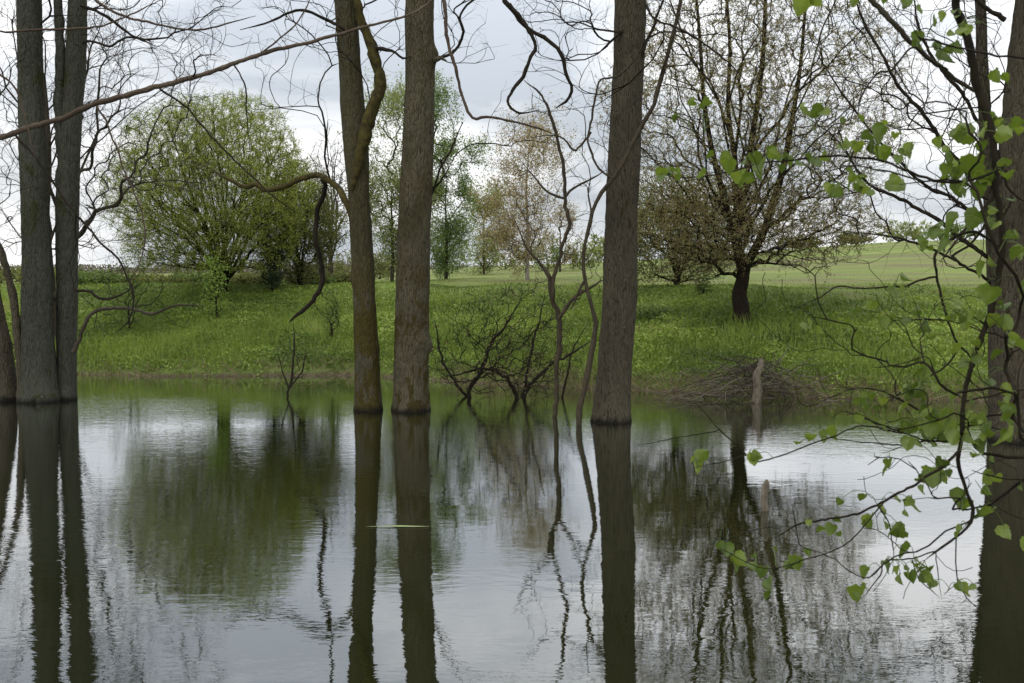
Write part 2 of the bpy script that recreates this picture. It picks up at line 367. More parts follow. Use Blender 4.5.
# ------------------------------------------------------------------ tree machinery
class Skel:
    """a branching skeleton: authored chains first, then tips joined to it along the cheapest way"""
    def __init__(s, seed, cap=60000):
        s.rg = np.random.default_rng(seed); s.pos = np.zeros((cap, 3)); s.par = np.full(cap, -1); s.pl = np.zeros(cap)
        s.dir = np.zeros((cap, 3)); s.dir[:, 2] = 1; s.ok = np.zeros(cap); s.n = 0; s.chains = []; s.fans = []; s.auth = {}
    def add(s, p, par, ok=0.0):
        i = s.n; s.pos[i] = p; s.par[i] = par
        if par >= 0:
            d = p - s.pos[par]; l = np.linalg.norm(d); s.pl[i] = s.pl[par] + l; s.dir[i] = d / max(l, 1e-9)
        s.ok[i] = ok; s.n += 1; return i
    def chain(s, pts, rad, n=14, parent=None, free_from=0.0, pen=50.0):
        """authored chain; nodes below free_from (share of its length) are not joined by tips"""
        q, r = catmull(pts, rad, n)
        if parent is None: prev = -1
        else:
            d = np.linalg.norm(s.pos[:s.n] - q[0], axis=1); prev = int(np.argmin(d))
        ids = []
        for k in range(n):
            prev = s.add(q[k], prev, 0 if k / n >= free_from else pen); ids.append(prev)
            s.auth[prev] = r[k]
        return ids
    def tips(s, T, bf=.35, K=3, wob=.08, sag=0.0, keepdir=.35, maxlen=9.0):
        root = s.pos[0]
        T = T[np.argsort(np.linalg.norm(T - root, axis=1))]
        for t in T:
            n = s.n; dv = t - s.pos[:n]; d = np.linalg.norm(dv, axis=1)
            back = np.maximum(0, -(np.einsum('ij,ij->i', dv, s.dir[:n]) / np.maximum(d, 1e-6)) + .1)
            j = int(np.argmin(d + bf * s.pl[:n] + s.ok[:n] + d * back * .9)); l = d[j]
            if l < .02 or l > maxlen: continue
            a = s.pos[j]; c = a + s.dir[j] * l * keepdir + (t - a) * .25; c[2] += sag * l
            prev = j; idx = [j]; bend = s.rg.normal(size=3) * wob * l * .8
            for k in range(1, K + 1):
                u = k / (K + 1); p = (1 - u) ** 2 * a + 2 * u * (1 - u) * c + u * u * t + bend * 4 * u * (1 - u) + s.rg.normal(size=3) * wob * l * .16
                prev = s.add(p, prev); idx.append(prev)
            idx.append(s.add(t, prev)); s.chains.append(idx)
    def fan(s, T, k, ids, up=.5, n=14, wob=.03, z=(0, 1)):
        """k long limbs rising from the trunk nodes ids to well spread targets"""
        cand = T[s.rg.permutation(len(T))[:600]]; far = np.linalg.norm(cand - s.pos[ids[0]], axis=1); cand = cand[far > np.quantile(far, .45)]
        pick = [cand[0]]; dm = np.linalg.norm(cand - pick[0], axis=1)
        while len(pick) < k: q = int(np.argmax(dm)); pick.append(cand[q]); dm = np.minimum(dm, np.linalg.norm(cand - cand[q], axis=1))
        for t in pick:
            j = ids[int(len(ids) * (z[0] + (z[1] - z[0]) * s.rg.uniform() * .999))]; a = s.pos[j]; l = np.linalg.norm(t - a)
            d0 = nrm(nrm(t - a) * (1 - up) + np.array([0, 0, up])); c = a + d0 * l * .5; b1 = s.rg.normal(size=3) * wob * l; b2 = s.rg.normal(size=3) * wob * l * .7
            prev = j; idx = [j]
            for i in range(1, n):
                u = i / (n - 1); p = (1 - u) ** 2 * a + 2 * u * (1 - u) * c + u * u * t + b1 * math.sin(u * 3.14) + b2 * math.sin(u * 6.28) + s.rg.normal(size=3) * .006 * l * (u < 1)
                prev = s.add(p, prev); idx.append(prev)
            s.fans.append(idx)
    def radii(s, r_tip, r_root, w0=1.0):
        w = np.full(s.n, 0.0); ch = np.zeros(s.n, bool); ch[s.par[:s.n][s.par[:s.n] >= 0]] = True; w[~ch] = w0
        for i in range(s.n - 1, 0, -1):
            if s.par[i] >= 0: w[s.par[i]] += w[i]
        tot = max(w.max(), 2); e = math.log(r_root / r_tip) / math.log(tot)
        s.w = w; s.r = r_tip * np.maximum(w, 1) ** e; return s.r
    def mesh(s, sides_thin=3, thick=None):
        ch = np.array(s.chains); PL = s.pos[ch]; R = s.r[ch].copy(); R[:, 0] = R[:, 1]
        big = R[:, 1] > (thick or 1e9); res = []
        if (~big).any(): res.append(tubes(PL[~big], R[~big], sides_thin))
        if big.any(): res.append(tubes(PL[big], R[big], 6))
        for f_ in s.fans:
            rr_ = s.r[f_].copy(); rr_[0] = rr_[1]; res.append(tubes(s.pos[f_][None], rr_[None], 7))
        return res
    def endpts(s): return np.array([c[-1] for c in s.chains])

def twigs(base, dirs, length, r, rg, spread=.8, K=3, droop=0.0, per=1):
    """short fine twigs sprouting at base points"""
    base = np.repeat(base, per, 0); dirs = np.repeat(dirs, per, 0); n = len(base)
    d = nrm(dirs + rg.normal(size=(n, 3)) * spread); l = rg.uniform(.4, 1, n)[:, None] * length
    PL = np.zeros((n, K, 3)); PL[:, 0] = base; p = base.copy(); dd = d.copy()
    for k in range(1, K):
        p = p + dd * l / (K - 1); PL[:, k] = p; dd = nrm(dd + rg.normal(size=(n, 3)) * .3 + np.array([0, 0, -droop]))
    R = np.linspace(1, .45, K)[None, :] * np.full((n, 1), r)
    return tubes(PL, R, 3), PL

def ellipsoid(rg, n, c, rad, inner=.35, bottom=None, lump=1.0):
    v = nrm(rg.normal(size=(n * 2, 3))); rr = (inner ** 3 + (1 - inner ** 3) * rg.uniform(size=(n * 2, 1))) ** (1 / 3)
    p = v * rr
    p = p * (1 + lump * (.12 * np.sin(v[:, :1] * 5 + c[0]) + .10 * np.sin(v[:, 2:] * 7 + 2)))
    if bottom is not None: p = p[p[:, 2] > bottom]
    return np.asarray(c) + p[:n] * np.asarray(rad)

def detail_trunk(pts, rad, seed, n=230, sides=52, amp=.075, knots=(), flare=0.0):
    q, r = catmull(pts, rad, n); v, f = tubes(q[None], r[None], sides); v = v.reshape(n, sides, 3); o = Vector((seed * 3.1, seed * 1.7, 0))
    z0 = pts[0][2]
    for i in range(n):
        for j in range(sides):
            d = v[i, j] - q[i]; rr = r[i]; nd = d / rr; p = v[i, j]
            a = mnoise.noise(Vector((nd[0] * 1.1, nd[1] * 1.1, p[2] * 1.0)) + o) * 1.6
            b_ = mnoise.noise(Vector((nd[0] * 6.5, nd[1] * 6.5, p[2] * 2.4)) + o)
            c_ = mnoise.noise(Vector((nd[0] * 15, nd[1] * 15, p[2] * 8)) + o)
            s_ = 1 + amp * (a * .8 + b_ * .9 + c_ * .6)
            if flare: s_ += flare * math.exp(-max(p[2], 0) / .22) * (1 + .5 * math.sin(3 * math.atan2(nd[1], nd[0]) + seed))
            v[i, j] = q[i] + d * s_
    for (kz, ka, kr, kh) in knots:                 # height, angle, size, bulge
        kp = np.array([np.interp(kz, q[:, 2], q[:, 0]) + math.cos(ka) * np.interp(kz, q[:, 2], r), np.interp(kz, q[:, 2], q[:, 1]) + math.sin(ka) * np.interp(kz, q[:, 2], r), kz])
        dd = np.linalg.norm(v - kp, axis=2); out_ = nrm(v - q[:, None, :])
        v += out_ * (kh * np.exp(-(dd / kr) ** 2))[..., None]
    return v.reshape(-1, 3), f
def chain_px(L_, Y=None):
    """[(px, py, width px[, Y])] -> points, radii"""
    pts = []; rad = []
    for e in L_:
        y = e[3] if len(e) > 3 else Y
        pts.append(P(e[0], e[1], y)); rad.append(e[2] * .5 * y / F)
    return pts, rad
def tube1(L_, Y=None, n=24, sides=8, wob=0.0, seed=0):
    p, r = chain_px(L_, Y); wmax = max(e[2] for e in L_)
    r = [v * (.72 if wmax < 10 else .9) for v in r]; r[-1] *= (.45 if wob else 1)
    if wob: n = int(np.clip(sum(math.hypot(L_[i + 1][0] - L_[i][0], L_[i + 1][1] - L_[i][1]) for i in range(len(L_) - 1)) / 4.0, 8, n))
    q, rr = catmull(p, r, n)
    if wob:
        rg = np.random.default_rng(seed); nz = rg.normal(size=q.shape) * wob * float(np.interp(wmax, [4, 10], [2.4, .9])); kk = rg.normal(size=(n // 4 + 2, 3)) * wob * float(np.interp(wmax, [3, 8, 11], [7, 3.5, 1.2])); nz += np.stack([np.interp(np.arange(n), np.arange(len(kk)) * 4, kk[:, c]) for c in range(3)], 1); nz[0] = 0; q = q + nz * rr[:, None]
        rr = rr * (1 + rg.uniform(-.12, .15, len(rr)))
    return tubes(q[None], rr[None], sides)

def pond_tree(label, L_, Y, mat, seed, top=9.5, ntips=260, crown_r=2.2, limbs=(), group='trees standing in the pond', low=6.0, knots=(), flare=.15, zoff=0, twmat=None, tipfn=None, cat='tree', extra=None, name='flooded_tree', thick=.03, rt=.0035):
    """a bare tree standing in the water: trunk measured from the photograph, limbs, and a bare crown above the frame"""
    p, r = chain_px(L_, Y)
    b = p[0].copy(); b[2] = 0
    p = [np.array([p[0][0], p[0][1], -.6])] + p; r = [r[0] * 1.03] + r
    lean = nrm(p[-1] - p[-3]); k = (top - p[-1][2]) / 3.0
    for i in range(3): p.append(p[-1] + lean * k + np.array([math.sin(seed + i) * .12, 0, 0])); r.append(r[-1] * (.72, .6, .2)[i])
    t = thing(name, label, cat, b, group)
    build('trunk', [detail_trunk(p, r, seed, knots=knots, flare=flare)], mat, t, b)
    s = Skel(seed); s.chain(p, r, 40, free_from=.55)
    for nm, LL, YY, mt_ in limbs:
        pp, rr = chain_px(LL, YY); s.chain(pp, rr, 18, parent=1, free_from=.25)
        build(nm, [tube1(LL, YY, 60, 12, .10, seed)], mt_, t, b)
    c = np.array(p[-3]); c[2] = (low + top) / 2 + .8
    T = ellipsoid(s.rg, ntips, c, (crown_r, crown_r, (top - low) / 2 + .8), .25)
    if tipfn is not None: T = np.vstack([T, tipfn(s.rg)])
    s.tips(T, .3, 3, .06); s.radii(rt, .05)
    e = s.endpts(); tw, _ = twigs(s.pos[e], s.dir[e], .35, .002, s.rg, per=2)
    extra_ = extra(s) if extra else []
    build('crown', s.mesh(3, thick) + [tw] + extra_, twmat or DARKT, t, b)
    return t

def box_tips(rg, n, x0, x1, y0, y1, Y0, Y1, f=None):
    px = rg.uniform(x0, x1, n); py = rg.uniform(y0, y1, n); Y = rg.uniform(Y0, Y1, n)
    if f is not None:
        k = f(px, py); px, py, Y = px[k], py[k], Y[k]
    return np.array([P(a, b_, c) for a, b_, c in zip(px, py, Y)])

# ------------------------------------------------------------------ the flooded trees
pond_tree('grey lichened trunk in the pond, leftmost of the thick straight trunks', [(40, 402, 36), (38, 340, 31), (37, 256, 27), (32, 128, 24), (29, 0, 23)], 16.7, B_LEFT, 3, ntips=200)
pond_tree('slimmer forked trunk standing close against the grey leftmost trunk',
          [(66, 402, 19), (67, 300, 20), (67.5, 200, 22), (71, 128, 20), (75, 64, 19), (77, 0, 17)], 16.9, B_LEFT, 5, ntips=160,
          limbs=[('limb', [(67, 300, 12), (63, 220, 13), (61, 128, 12), (60, 64, 11), (57, 0, 9), (52, -120, 6)], 16.85, B_LEFT),
                 ('branch', [(73, 352, 6), (82, 330, 5.5), (92, 313, 5), (110, 308, 4.5), (135, 310, 4), (150, 314, 4), (175, 306, 3), (205, 306, 2)], 16.6, GREYT),
                 ('branch', [(75, 290, 4), (90, 292, 4), (100, 299, 3.5), (115, 297, 3), (140, 284, 2)], 16.4, DARKT),
                 ('branch', [(80, 5, 4), (98, 12, 4), (112, 20, 4), (125, 31, 3.5), (140, 38, 3), (155, 46, 2)], 16.3, DARKT),
                 ('branch', [(80, -10, 4), (115, 14, 3.5), (150, 22, 3), (190, 30, 2.6), (225, 24, 2.2), (256, 16, 1.6)], 16.0, REDT)],
          tipfn=lambda rg: np.vstack([box_tips(rg, 70, 85, 265, -30, 45, 15.6, 17.5), box_tips(rg, 30, 90, 200, 270, 330, 16.2, 17.2)]), rt=.004)
# leaning stems at the left edge
t = thing('leaning_tree', 'brown leaning stems at the left edge of the pond', 'tree', P(6, 400, 16.8), None); b = np.array(t.location)
build('trunk', [detail_trunk(chain_px([(7, 420, 30), (6, 402, 28), (2, 350, 20), (-6, 300, 14), (-20, 220, 11), (-45, 100, 9), (-70, -60, 6), (-80, -160, 2)], 16.8)[0],
      chain_px([(7, 420, 30), (6, 402, 28), (2, 350, 20), (-6, 300, 14), (-20, 220, 11), (-45, 100, 9), (-70, -60, 6), (-80, -160, 2)], 16.8)[1], 8, 120, 24)], B_BRWN, t, b)
build('stem', [tube1([(22, 420, 10), (22, 395, 10), (19, 350, 9), (15, 310, 9), (8, 275, 8), (0, 250, 7), (-20, 200, 6), (-50, 120, 4), (-70, 60, 1)], 16.6, 60, 12, .1, 4)], B_BRWN, t, b)
s = Skel(31); pp, rr = chain_px([(0, 250, 7), (-20, 200, 6), (-50, 120, 4), (-70, 60, 1)], 16.6); s.chain(pp, rr, 14)
pp, rr = chain_px([(2, 350, 8), (-6, 300, 8), (-20, 220, 8), (-45, 100, 6)], 16.8); s.chain(pp, rr, 14)
s.tips(box_tips(s.rg, 60, -20, 30, 150, 400, 16, 17), .3, 3, .12); s.radii(.0035, .03); build('crown', s.mesh(), DARKT, t, b)

pond_tree('mossy forked trunk in the pond with a hooked hanging branch',
          [(369, 411, 26), (366, 340, 24), (364, 280, 22), (359, 200, 21), (356, 150, 25), (352, 100, 24), (350, 64, 22), (345, 0, 21)], 15.6, B_MOSS, 11,
          knots=[(1.9, 2.9, .12, .05), (.9, 0.3, .1, .02)],
          limbs=[('limb', [(352, 190, 5), (358, 165, 11), (365, 136, 14), (370, 112, 14), (379, 94, 14), (381, 80, 12), (376, 62, 11), (372, 48, 12), (365, 30, 10), (359, 14, 9), (357, -20, 8), (368, -90, 6)], 15.45, MOSSB),
                 ('branch', [(358, 236, 9, 15.6), (352, 216, 9, 15.55), (345, 198, 9, 15.6), (335, 186, 8.5, 15.8), (318, 177, 8, 16), (300, 180, 8, 16.2), (283, 187, 8, 16.4), (266, 190, 7, 16.5), (257, 184, 7, 16.6), (244, 187, 6, 16.7), (228, 179, 5, 16.7), (212, 170, 3, 16.8)], None, MOSSB),
                 ('hanging_branch', [(322, 179, 6, 16), (324, 190, 7, 16.1), (318, 212, 7, 16.2), (315, 235, 6.5, 16.2), (320, 262, 7, 16.3), (321, 282, 7, 16.3), (311, 302, 6, 16.3), (299, 314, 5, 16.3), (289, 322, 3.5, 16.3)], None, DARKT),
                 ('branch', [(373, 47, 6), (384, 49, 5), (393, 51, 4), (403, 58, 3), (412, 56, 2)], 15.4, DARKT),
                 ('branch', [(345, 30, 5), (330, 22, 4.5), (300, 10, 4), (270, 22, 3), (240, 30, 2)], 15.2, DARKT)],
          tipfn=lambda rg: np.vstack([box_tips(rg, 60, 255, 345, -30, 60, 14.6, 16.6), box_tips(rg, 26, 355, 415, -20, 70, 14.8, 16.2), box_tips(rg, 12, 300, 350, 190, 330, 15.8, 16.8),
                                      box_tips(rg, 14, 250, 345, 60, 120, 15, 16.6)]), rt=.0042)
pond_tree('thick straight pale barked trunk in the pond beside the mossy forked one',
          [(410, 411, 35), (411, 360, 34), (412.5, 300, 34), (415.5, 200, 33), (419.5, 100, 30), (420, 0, 27)], 15.6, B_PALE, 13,
          knots=[(.93, 0.0, .10, .06), (5.0, -.2, .12, .07), (2.4, 2.6, .1, .03)],
          limbs=[('branch', [(432, 60, 9), (440, 58, 6), (447, 62, 3)], 15.5, B_PALE),
                 ('branch', [(428, -60, 6, 15.4), (440, -20, 5, 15.2), (446, 10, 5, 15), (448, 38, 4.5, 14.9), (455, 65, 4.5, 14.9), (462, 92, 4, 14.9), (472, 118, 4, 14.9), (490, 117, 3.6, 14.9), (512, 121, 3, 14.9), (535, 128, 2.6, 14.9), (556, 135, 2, 15)], None, REDT),
                 ('branch', [(430, 200, 3), (440, 170, 3), (452, 145, 2.6), (463, 122, 2)], 15.6, DARKT),
                 ('branch', [(430, 190, 3), (442, 180, 2.6), (453, 158, 2)], 15.6, DARKT)],
          tipfn=lambda rg: np.vstack([box_tips(rg, 36, 440, 500, -30, 60, 14.8, 16.5), box_tips(rg, 14, 470, 560, 90, 150, 14.5, 15.5)]), rt=.004)
pond_tree('thickest trunk in the pond, leaning slightly, with two thin stems at its left',
          [(611.5, 422, 36), (614, 370, 34), (619, 300, 34), (622, 200, 32), (626.5, 100, 30), (631, 0, 31)], 14.5, B_BRWN, 17,
          limbs=[('hanging_branch', [(622, -140, 9, 14.4), (575, -110, 9, 14.1), (530, -60, 8, 14), (505, -8, 7.5, 13.9), (512, 8, 6, 13.9), (528, 28, 5.5, 13.9), (548, 40, 5.5, 13.9), (562, 56, 5, 13.9), (566, 75, 5, 13.9), (572, 88, 4.5, 13.9), (568, 100, 4, 13.9), (556, 108, 3, 13.9)], None, DARKT),
                 ('hanging_branch', [(509, 4, 6), (524, 22, 5), (533, 34, 5), (537, 47, 5), (529, 60, 5), (524, 76, 5), (515, 88, 4.5), (508, 104, 4), (520, 113, 3), (540, 110, 2)], 13.85, DARKT),
                 ('branch', [(641, 60, 5), (655, 20, 4), (668, -10, 3)], 14.4, DARKT),
                 ('branch', [(646, 5, 4, 14.3), (655, 20, 3, 14), (685, 32, 3, 13.6), (720, 55, 2.6, 13.2), (745, 80, 2, 13)], None, DARKT)],
          tipfn=lambda rg: np.vstack([box_tips(rg, 70, 515, 610, -30, 30, 13.4, 15), box_tips(rg, 40, 530, 600, 20, 120, 13.4, 14.6), box_tips(rg, 34, 655, 760, -40, 60, 13, 15)]), rt=.004)

def thin_tree(label, chains, tips, seed, mat=DARKT, name='sapling', cat='sapling', group=None, buds=0, rt=.003, tw=.12, rroot=.03):
    p0, _ = chain_px(chains[0][0], chains[0][1]); b = np.array([p0[0][0], p0[0][1], 0]); t = thing(name, label, cat, b, group)
    s = Skel(seed)
    for i, (LL, YY) in enumerate(chains):
        pp, rr = chain_px(LL, YY)
        if i == 0: pp[0] = pp[0] - np.array([0, 0, .25])
        s.chain(pp, rr, 16, parent=None if i == 0 else 1, free_from=.3 if i == 0 else .1)
        build('trunk' if i == 0 else 'branch', [tube1(LL, YY, 50, 8, .12, seed + i)] + ([tube1([(LL[0][0], LL[0][1] + 12, LL[0][2]), LL[0]], YY, 3, 8)] if i == 0 else []), mat, t, b)
    if tips is not None:
        s.tips(tips(s.rg), .3, 3, .12); s.radii(rt, rroot); e = s.endpts(); tws, PLs = twigs(s.pos[e], s.dir[e], tw, rt * .7, s.rg, per=2)
        build('crown', s.mesh() + [tws], mat, t, b)
        if buds:
            cen = PLs[:, 1:].reshape(-1, 3); build('leaves', [leafq(cen[s.rg.permutation(len(cen))[:buds]], s.rg.uniform(.02, .04, min(buds, len(cen))), s.rg)], LF_BUD, t, b, smooth=False)
    return t
SAPB = plain_bark('sapling_bark', (.028, .022, .014), (.052, .043, .028))
thin_tree('thin crooked stem with bare forks rising from the pond, left of the thickest trunk',
          [([(554, 418, 6.5), (557, 380, 7), (559, 325, 7.5), (552, 295, 6.5), (549, 275, 6), (540, 262, 4), (528, 250, 3), (520, 232, 2), (512, 215, 1)], 14.9),
           ([(553, 300, 5), (555, 275, 5), (562, 250, 5), (567, 225, 5), (566, 200, 5), (564, 175, 4.5), (562, 155, 4.5), (552, 122, 4), (540, 95, 3), (524, 80, 2)], 14.8),
           ([(559, 318, 5), (566, 305, 5), (576, 296, 4.5), (588, 288, 4), (603, 280, 2.5)], 14.7),
           ([(566, 196, 3.5), (578, 186, 3), (592, 178, 2.5), (606, 170, 1.5)], 14.7), ([(566, 198, 4), (548, 192, 3), (535, 178, 2.5), (522, 163, 1.5)], 14.9)],
          lambda rg: np.vstack([box_tips(rg, 40, 515, 605, 130, 240, 14.3, 15.4), box_tips(rg, 30, 570, 605, 235, 300, 14.4, 15), box_tips(rg, 10, 520, 556, 85, 130, 14.5, 15)]), 41, SAPB)
thin_tree('thin stem curving up across the left side of the thickest trunk',
          [([(579, 419, 8), (583, 395, 9), (591, 355, 8), (596, 325, 7), (590, 305, 5), (584, 280, 5), (583, 258, 5), (590, 224, 5), (596, 200, 5.5), (611, 180, 6), (626, 158, 6), (640, 130, 6), (652, 108, 6), (661, 75, 6), (672, 38, 5.5), (681, 0, 5), (688, -50, 4), (692, -110, 2)], 14.1),
           ([(584, 282, 4), (576, 300, 3), (570, 310, 2)], 14.1), ([(612, 178, 3), (598, 165, 3), (591, 150, 3), (590, 125, 3), (595, 100, 3), (602, 80, 2.6), (620, 75, 2.6), (640, 50, 2.4), (646, 20, 2.2)], 13.9),
           ([(591, 132, 3), (575, 150, 3), (558, 135, 2), (530, 138, 1.5)], 14)],
          lambda rg: np.vstack([box_tips(rg, 30, 560, 612, 90, 250, 13.8, 14.6), box_tips(rg, 24, 660, 720, -30, 60, 13.7, 14.6)]), 43, SAPB)
thin_tree('small spindly twig cluster poking out of the water near the left shore',
          [([(288, 396, 3.5), (291, 375, 3), (294, 345, 2.2), (293, 320, 1.2)], 17.4), ([(289, 390, 2.5), (283, 372, 2), (277, 352, 1)], 17.4), ([(290, 388, 2.5), (302, 370, 2), (306, 348, 1)], 17.3)],
          lambda rg: box_tips(rg, 46, 275, 308, 345, 388, 17.1, 17.7), 47, DARKT, rt=.0028)
# right edge trees
pond_tree('broad brown trunk at the right edge rising from the pond behind leafy twigs',
          [(1022, 441, 58), (1021, 400, 54), (1018, 330, 50), (1017, 250, 46), (1022, 150, 42), (1030, 60, 40), (1036, 0, 38)], 12.9, B_BRWN, 23,
          knots=[(2.0, 3.4, .12, .06)],
          limbs=[('branch', [(1005, 20, 7), (985, 8, 6), (960, -15, 5)], 12.6, DARKT), ('branch', [(1006, 170, 5), (985, 205, 4), (962, 232, 4), (940, 262, 2)], 12.3, DARKT)],
          tipfn=lambda rg: box_tips(rg, 50, 900, 1010, -20, 120, 12, 13.5), rt=.0035, crown_r=1.6)
pond_tree('slender trunk with long arching bare limbs beside the broad trunk at the right edge',
          [(997, 436, 17), (996, 330, 15), (993, 240, 14), (987, 150, 12.5), (982, 60, 11), (980, 0, 10)], 13.3, B_BRWN, 29,
          limbs=[('limb', [(994, 262, 6), (970, 246, 6), (940, 222, 5.5), (905, 200, 5), (875, 188, 4), (850, 160, 3), (835, 120, 2)], 13.1, DARKT),
                 ('limb', [(988, 200, 6), (955, 158, 6), (925, 118, 5), (900, 88, 4.5), (880, 52, 4), (862, 18, 3.5), (850, -20, 3)], 13.4, DARKT),
                 ('limb', [(985, 130, 5), (960, 92, 5), (935, 62, 4), (920, 30, 3.5), (912, -10, 3)], 13.5, DARKT),
                 ('limb', [(992, 225, 5), (955, 200, 4.5), (915, 178, 4), (870, 130, 3), (840, 90, 2.5), (815, 50, 2)], 13.7, DARKT),
                 ('limb', [(994, 285, 4), (960, 262, 4), (900, 238, 3), (850, 232, 2)], 13.2, DARKT)],
          tipfn=lambda rg: np.vstack([box_tips(rg, 330, 790, 990, -30, 190, 12.2, 15.2), box_tips(rg, 90, 820, 990, 180, 262, 12.4, 14)]), rt=.0035, crown_r=1.8, thick=.02)

# ------------------------------------------------------------------ off-frame left tree and its long branch
KX = -6.6; KY = 9.6
t = thing('overhanging_tree', 'bare tree at the left whose long reddish branch crosses the top', 'tree', (KX, KY, 0)); b = np.array(t.location)
pts = [np.array([KX, KY, -.6]), np.array([KX, KY, 0]), np.array([KX + .03, KY, 1.2]), np.array([KX - .04, KY + .05, 2.6]), np.array([KX + .04, KY, 4.4]), np.array([KX, KY, 7]), np.array([KX + .1, KY, 8.6])]
build('trunk', [detail_trunk(pts, [.24, .23, .19, .17, .14, .08, .02], 51, 120, 32)], B_GREY, t, b)
s = Skel(53); s.chain(pts, [.2] * 7, 30, free_from=.4)
longb = [(-130, 172, 9, 9.6), (-60, 155, 8.5, 9.7), (0, 137, 8, 9.8), (50, 122, 8, 10), (100, 103, 7.6, 10), (155, 88, 7.2, 10), (200, 75, 6.5, 10.1), (256, 56, 6, 10.1), (300, 45, 5, 10.2), (345, 33, 4.4, 10.3), (380, 23, 3.6, 10.4), (408, 15, 3, 10.4), (426, 5, 2.4, 10.5), (442, -10, 1.6, 10.5)]
pp, rr = chain_px(longb); s.chain(pp, rr, 40, parent=1, free_from=.1)
build('branch', [tube1(longb, None, 130, 10, .10, 5)], plain_bark('reddish_branch', (.05, .036, .025), (.11, .085, .062), (40, 40, 40)), t, b)
for i, (LL, YY) in enumerate([
    ([(160, 89, 3), (185, 108, 2.6), (213, 138, 2.6), (238, 163, 2.4), (262, 186, 2), (285, 205, 1.6), (300, 215, 1)], 10),
    ([(97, 106, 3), (112, 135, 2.6), (125, 170, 2.4), (140, 205, 2), (145, 240, 2), (140, 262, 1.4), (128, 285, 1)], 9.9),
    ([(15, 134, 3.6), (42, 165, 3.4), (68, 203, 3.2), (98, 240, 3), (120, 262, 3), (133, 290, 3), (130, 318, 2.4), (115, 334, 1.5)], 9.7),
    ([(232, 62, 2), (245, 85, 2), (246, 110, 1.8), (250, 150, 1)], 10.1),
    ([(0, 31, 3), (30, 30, 3), (62, 30, 3), (100, 26, 2.6), (132, 14, 2.2), (166, -2, 2)], 9.5),
    ([(-40, 60, 3), (0, 75, 3), (20, 100, 2.6), (36, 160, 2)], 9.4),
    ([(256, 57, 2.4), (285, 35, 2.2), (305, 8, 2), (312, -12, 1.6)], 10.1)]):
    pp, rr = chain_px(LL, YY); s.chain(pp, rr, 16, parent=1)
    build('branch', [tube1(LL, YY, 50, 6, .12, 60 + i)], DARKT if i in (0, 2, 3) else REDT, t, b)
s.tips(np.vstack([ellipsoid(s.rg, 160, (KX, KY, 7), (2.5, 2.2, 1.8), .2), box_tips(s.rg, 40, 0, 260, 0, 60, 9.2, 10.8), box_tips(s.rg, 24, 150, 330, 20, 120, 9.6, 10.8), box_tips(s.rg, 22, 60, 150, 200, 330, 9.5, 10.3),
                  box_tips(s.rg, 26, -60, 30, 20, 200, 9, 10)]), .3, 3, .10)
s.radii(.0018, .05); e = s.endpts(); tw, _ = twigs(s.pos[e], s.dir[e], .12, .0014, s.rg, per=2)
build('crown', s.mesh() + [tw], DARKT, t, b)

# ------------------------------------------------------------------ trees on the far bank
def bank_tree(name, label, cat, px, Y, tips_fn, seed, trunk, leaf=None, nleaf=0, lsize=.05, barkm=DARKT, twm=None, bf=.35, r_tip=.004, r_root=.10, twl=.25, per=2, wob=.06, thick=.02, group=None, flat=0.0, sag=0.0, spreadleaf=.04, keep=.35, K=3, twspread=.8, free=.55, fan=0, fup=.5, fz=(.3, 1), fwob=.03, limbs=()):
    """trunk: list of (dx, dz, radius) above the ground"""
    x0 = WX(px, Y); z0 = float(ground(x0, Y)); b = np.array([x0, Y, z0]); t = thing(name, label, cat, b, group)
    pts = [b + np.array([dx, 0.0, dz]) for dx, dz, r in trunk]; rad = [r for _, _, r in trunk]; pts[0] = pts[0] - np.array([0, 0, .2])
    build('trunk', [detail_trunk(pts, rad, seed, 40, 14, .10)], barkm, t, b)
    s = Skel(seed); ids = s.chain(pts, rad, 16, free_from=free)
    for LL in limbs:
        pp, rr_ = chain_px(LL, Y); s.fans.append(s.chain(pp, rr_, 18, parent=1))
    TT = tips_fn(s.rg, b)
    if fan: s.fan(TT, fan, ids, fup, wob=fwob, z=fz)
    s.tips(TT, bf, K, wob, sag, keep); s.radii(r_tip, r_root)
    for f_ in s.fans[:len(limbs)]:
        for q_ in f_: s.r[q_] = max(s.r[q_], s.auth[q_] * .9)
    e = s.endpts(); tw, PL = twigs(s.pos[e], s.dir[e], twl, r_tip * .8, s.rg, per=per, spread=twspread)
    cr_ = build('crown', s.mesh(3, thick) + [tw], twm or barkm, t, b)
    if nleaf:
        src = PL.reshape(-1, 3); idx = s.rg.integers(0, len(src), nleaf); cen = src[idx] + s.rg.normal(size=(nleaf, 3)) * spreadleaf
        lf = build('leaves', [leafq(cen, s.rg.uniform(.6, 1.3, nleaf) * lsize, s.rg, flat)], leaf, cr_, None, smooth=False)
        v = np.empty(len(lf.data.vertices) * 3, np.float32); lf.data.vertices.foreach_get('co', v); v = v.reshape(-1, 3) - b.astype(np.float32); lf.data.vertices.foreach_set('co', v.ravel()); lf.data.update()
    return t
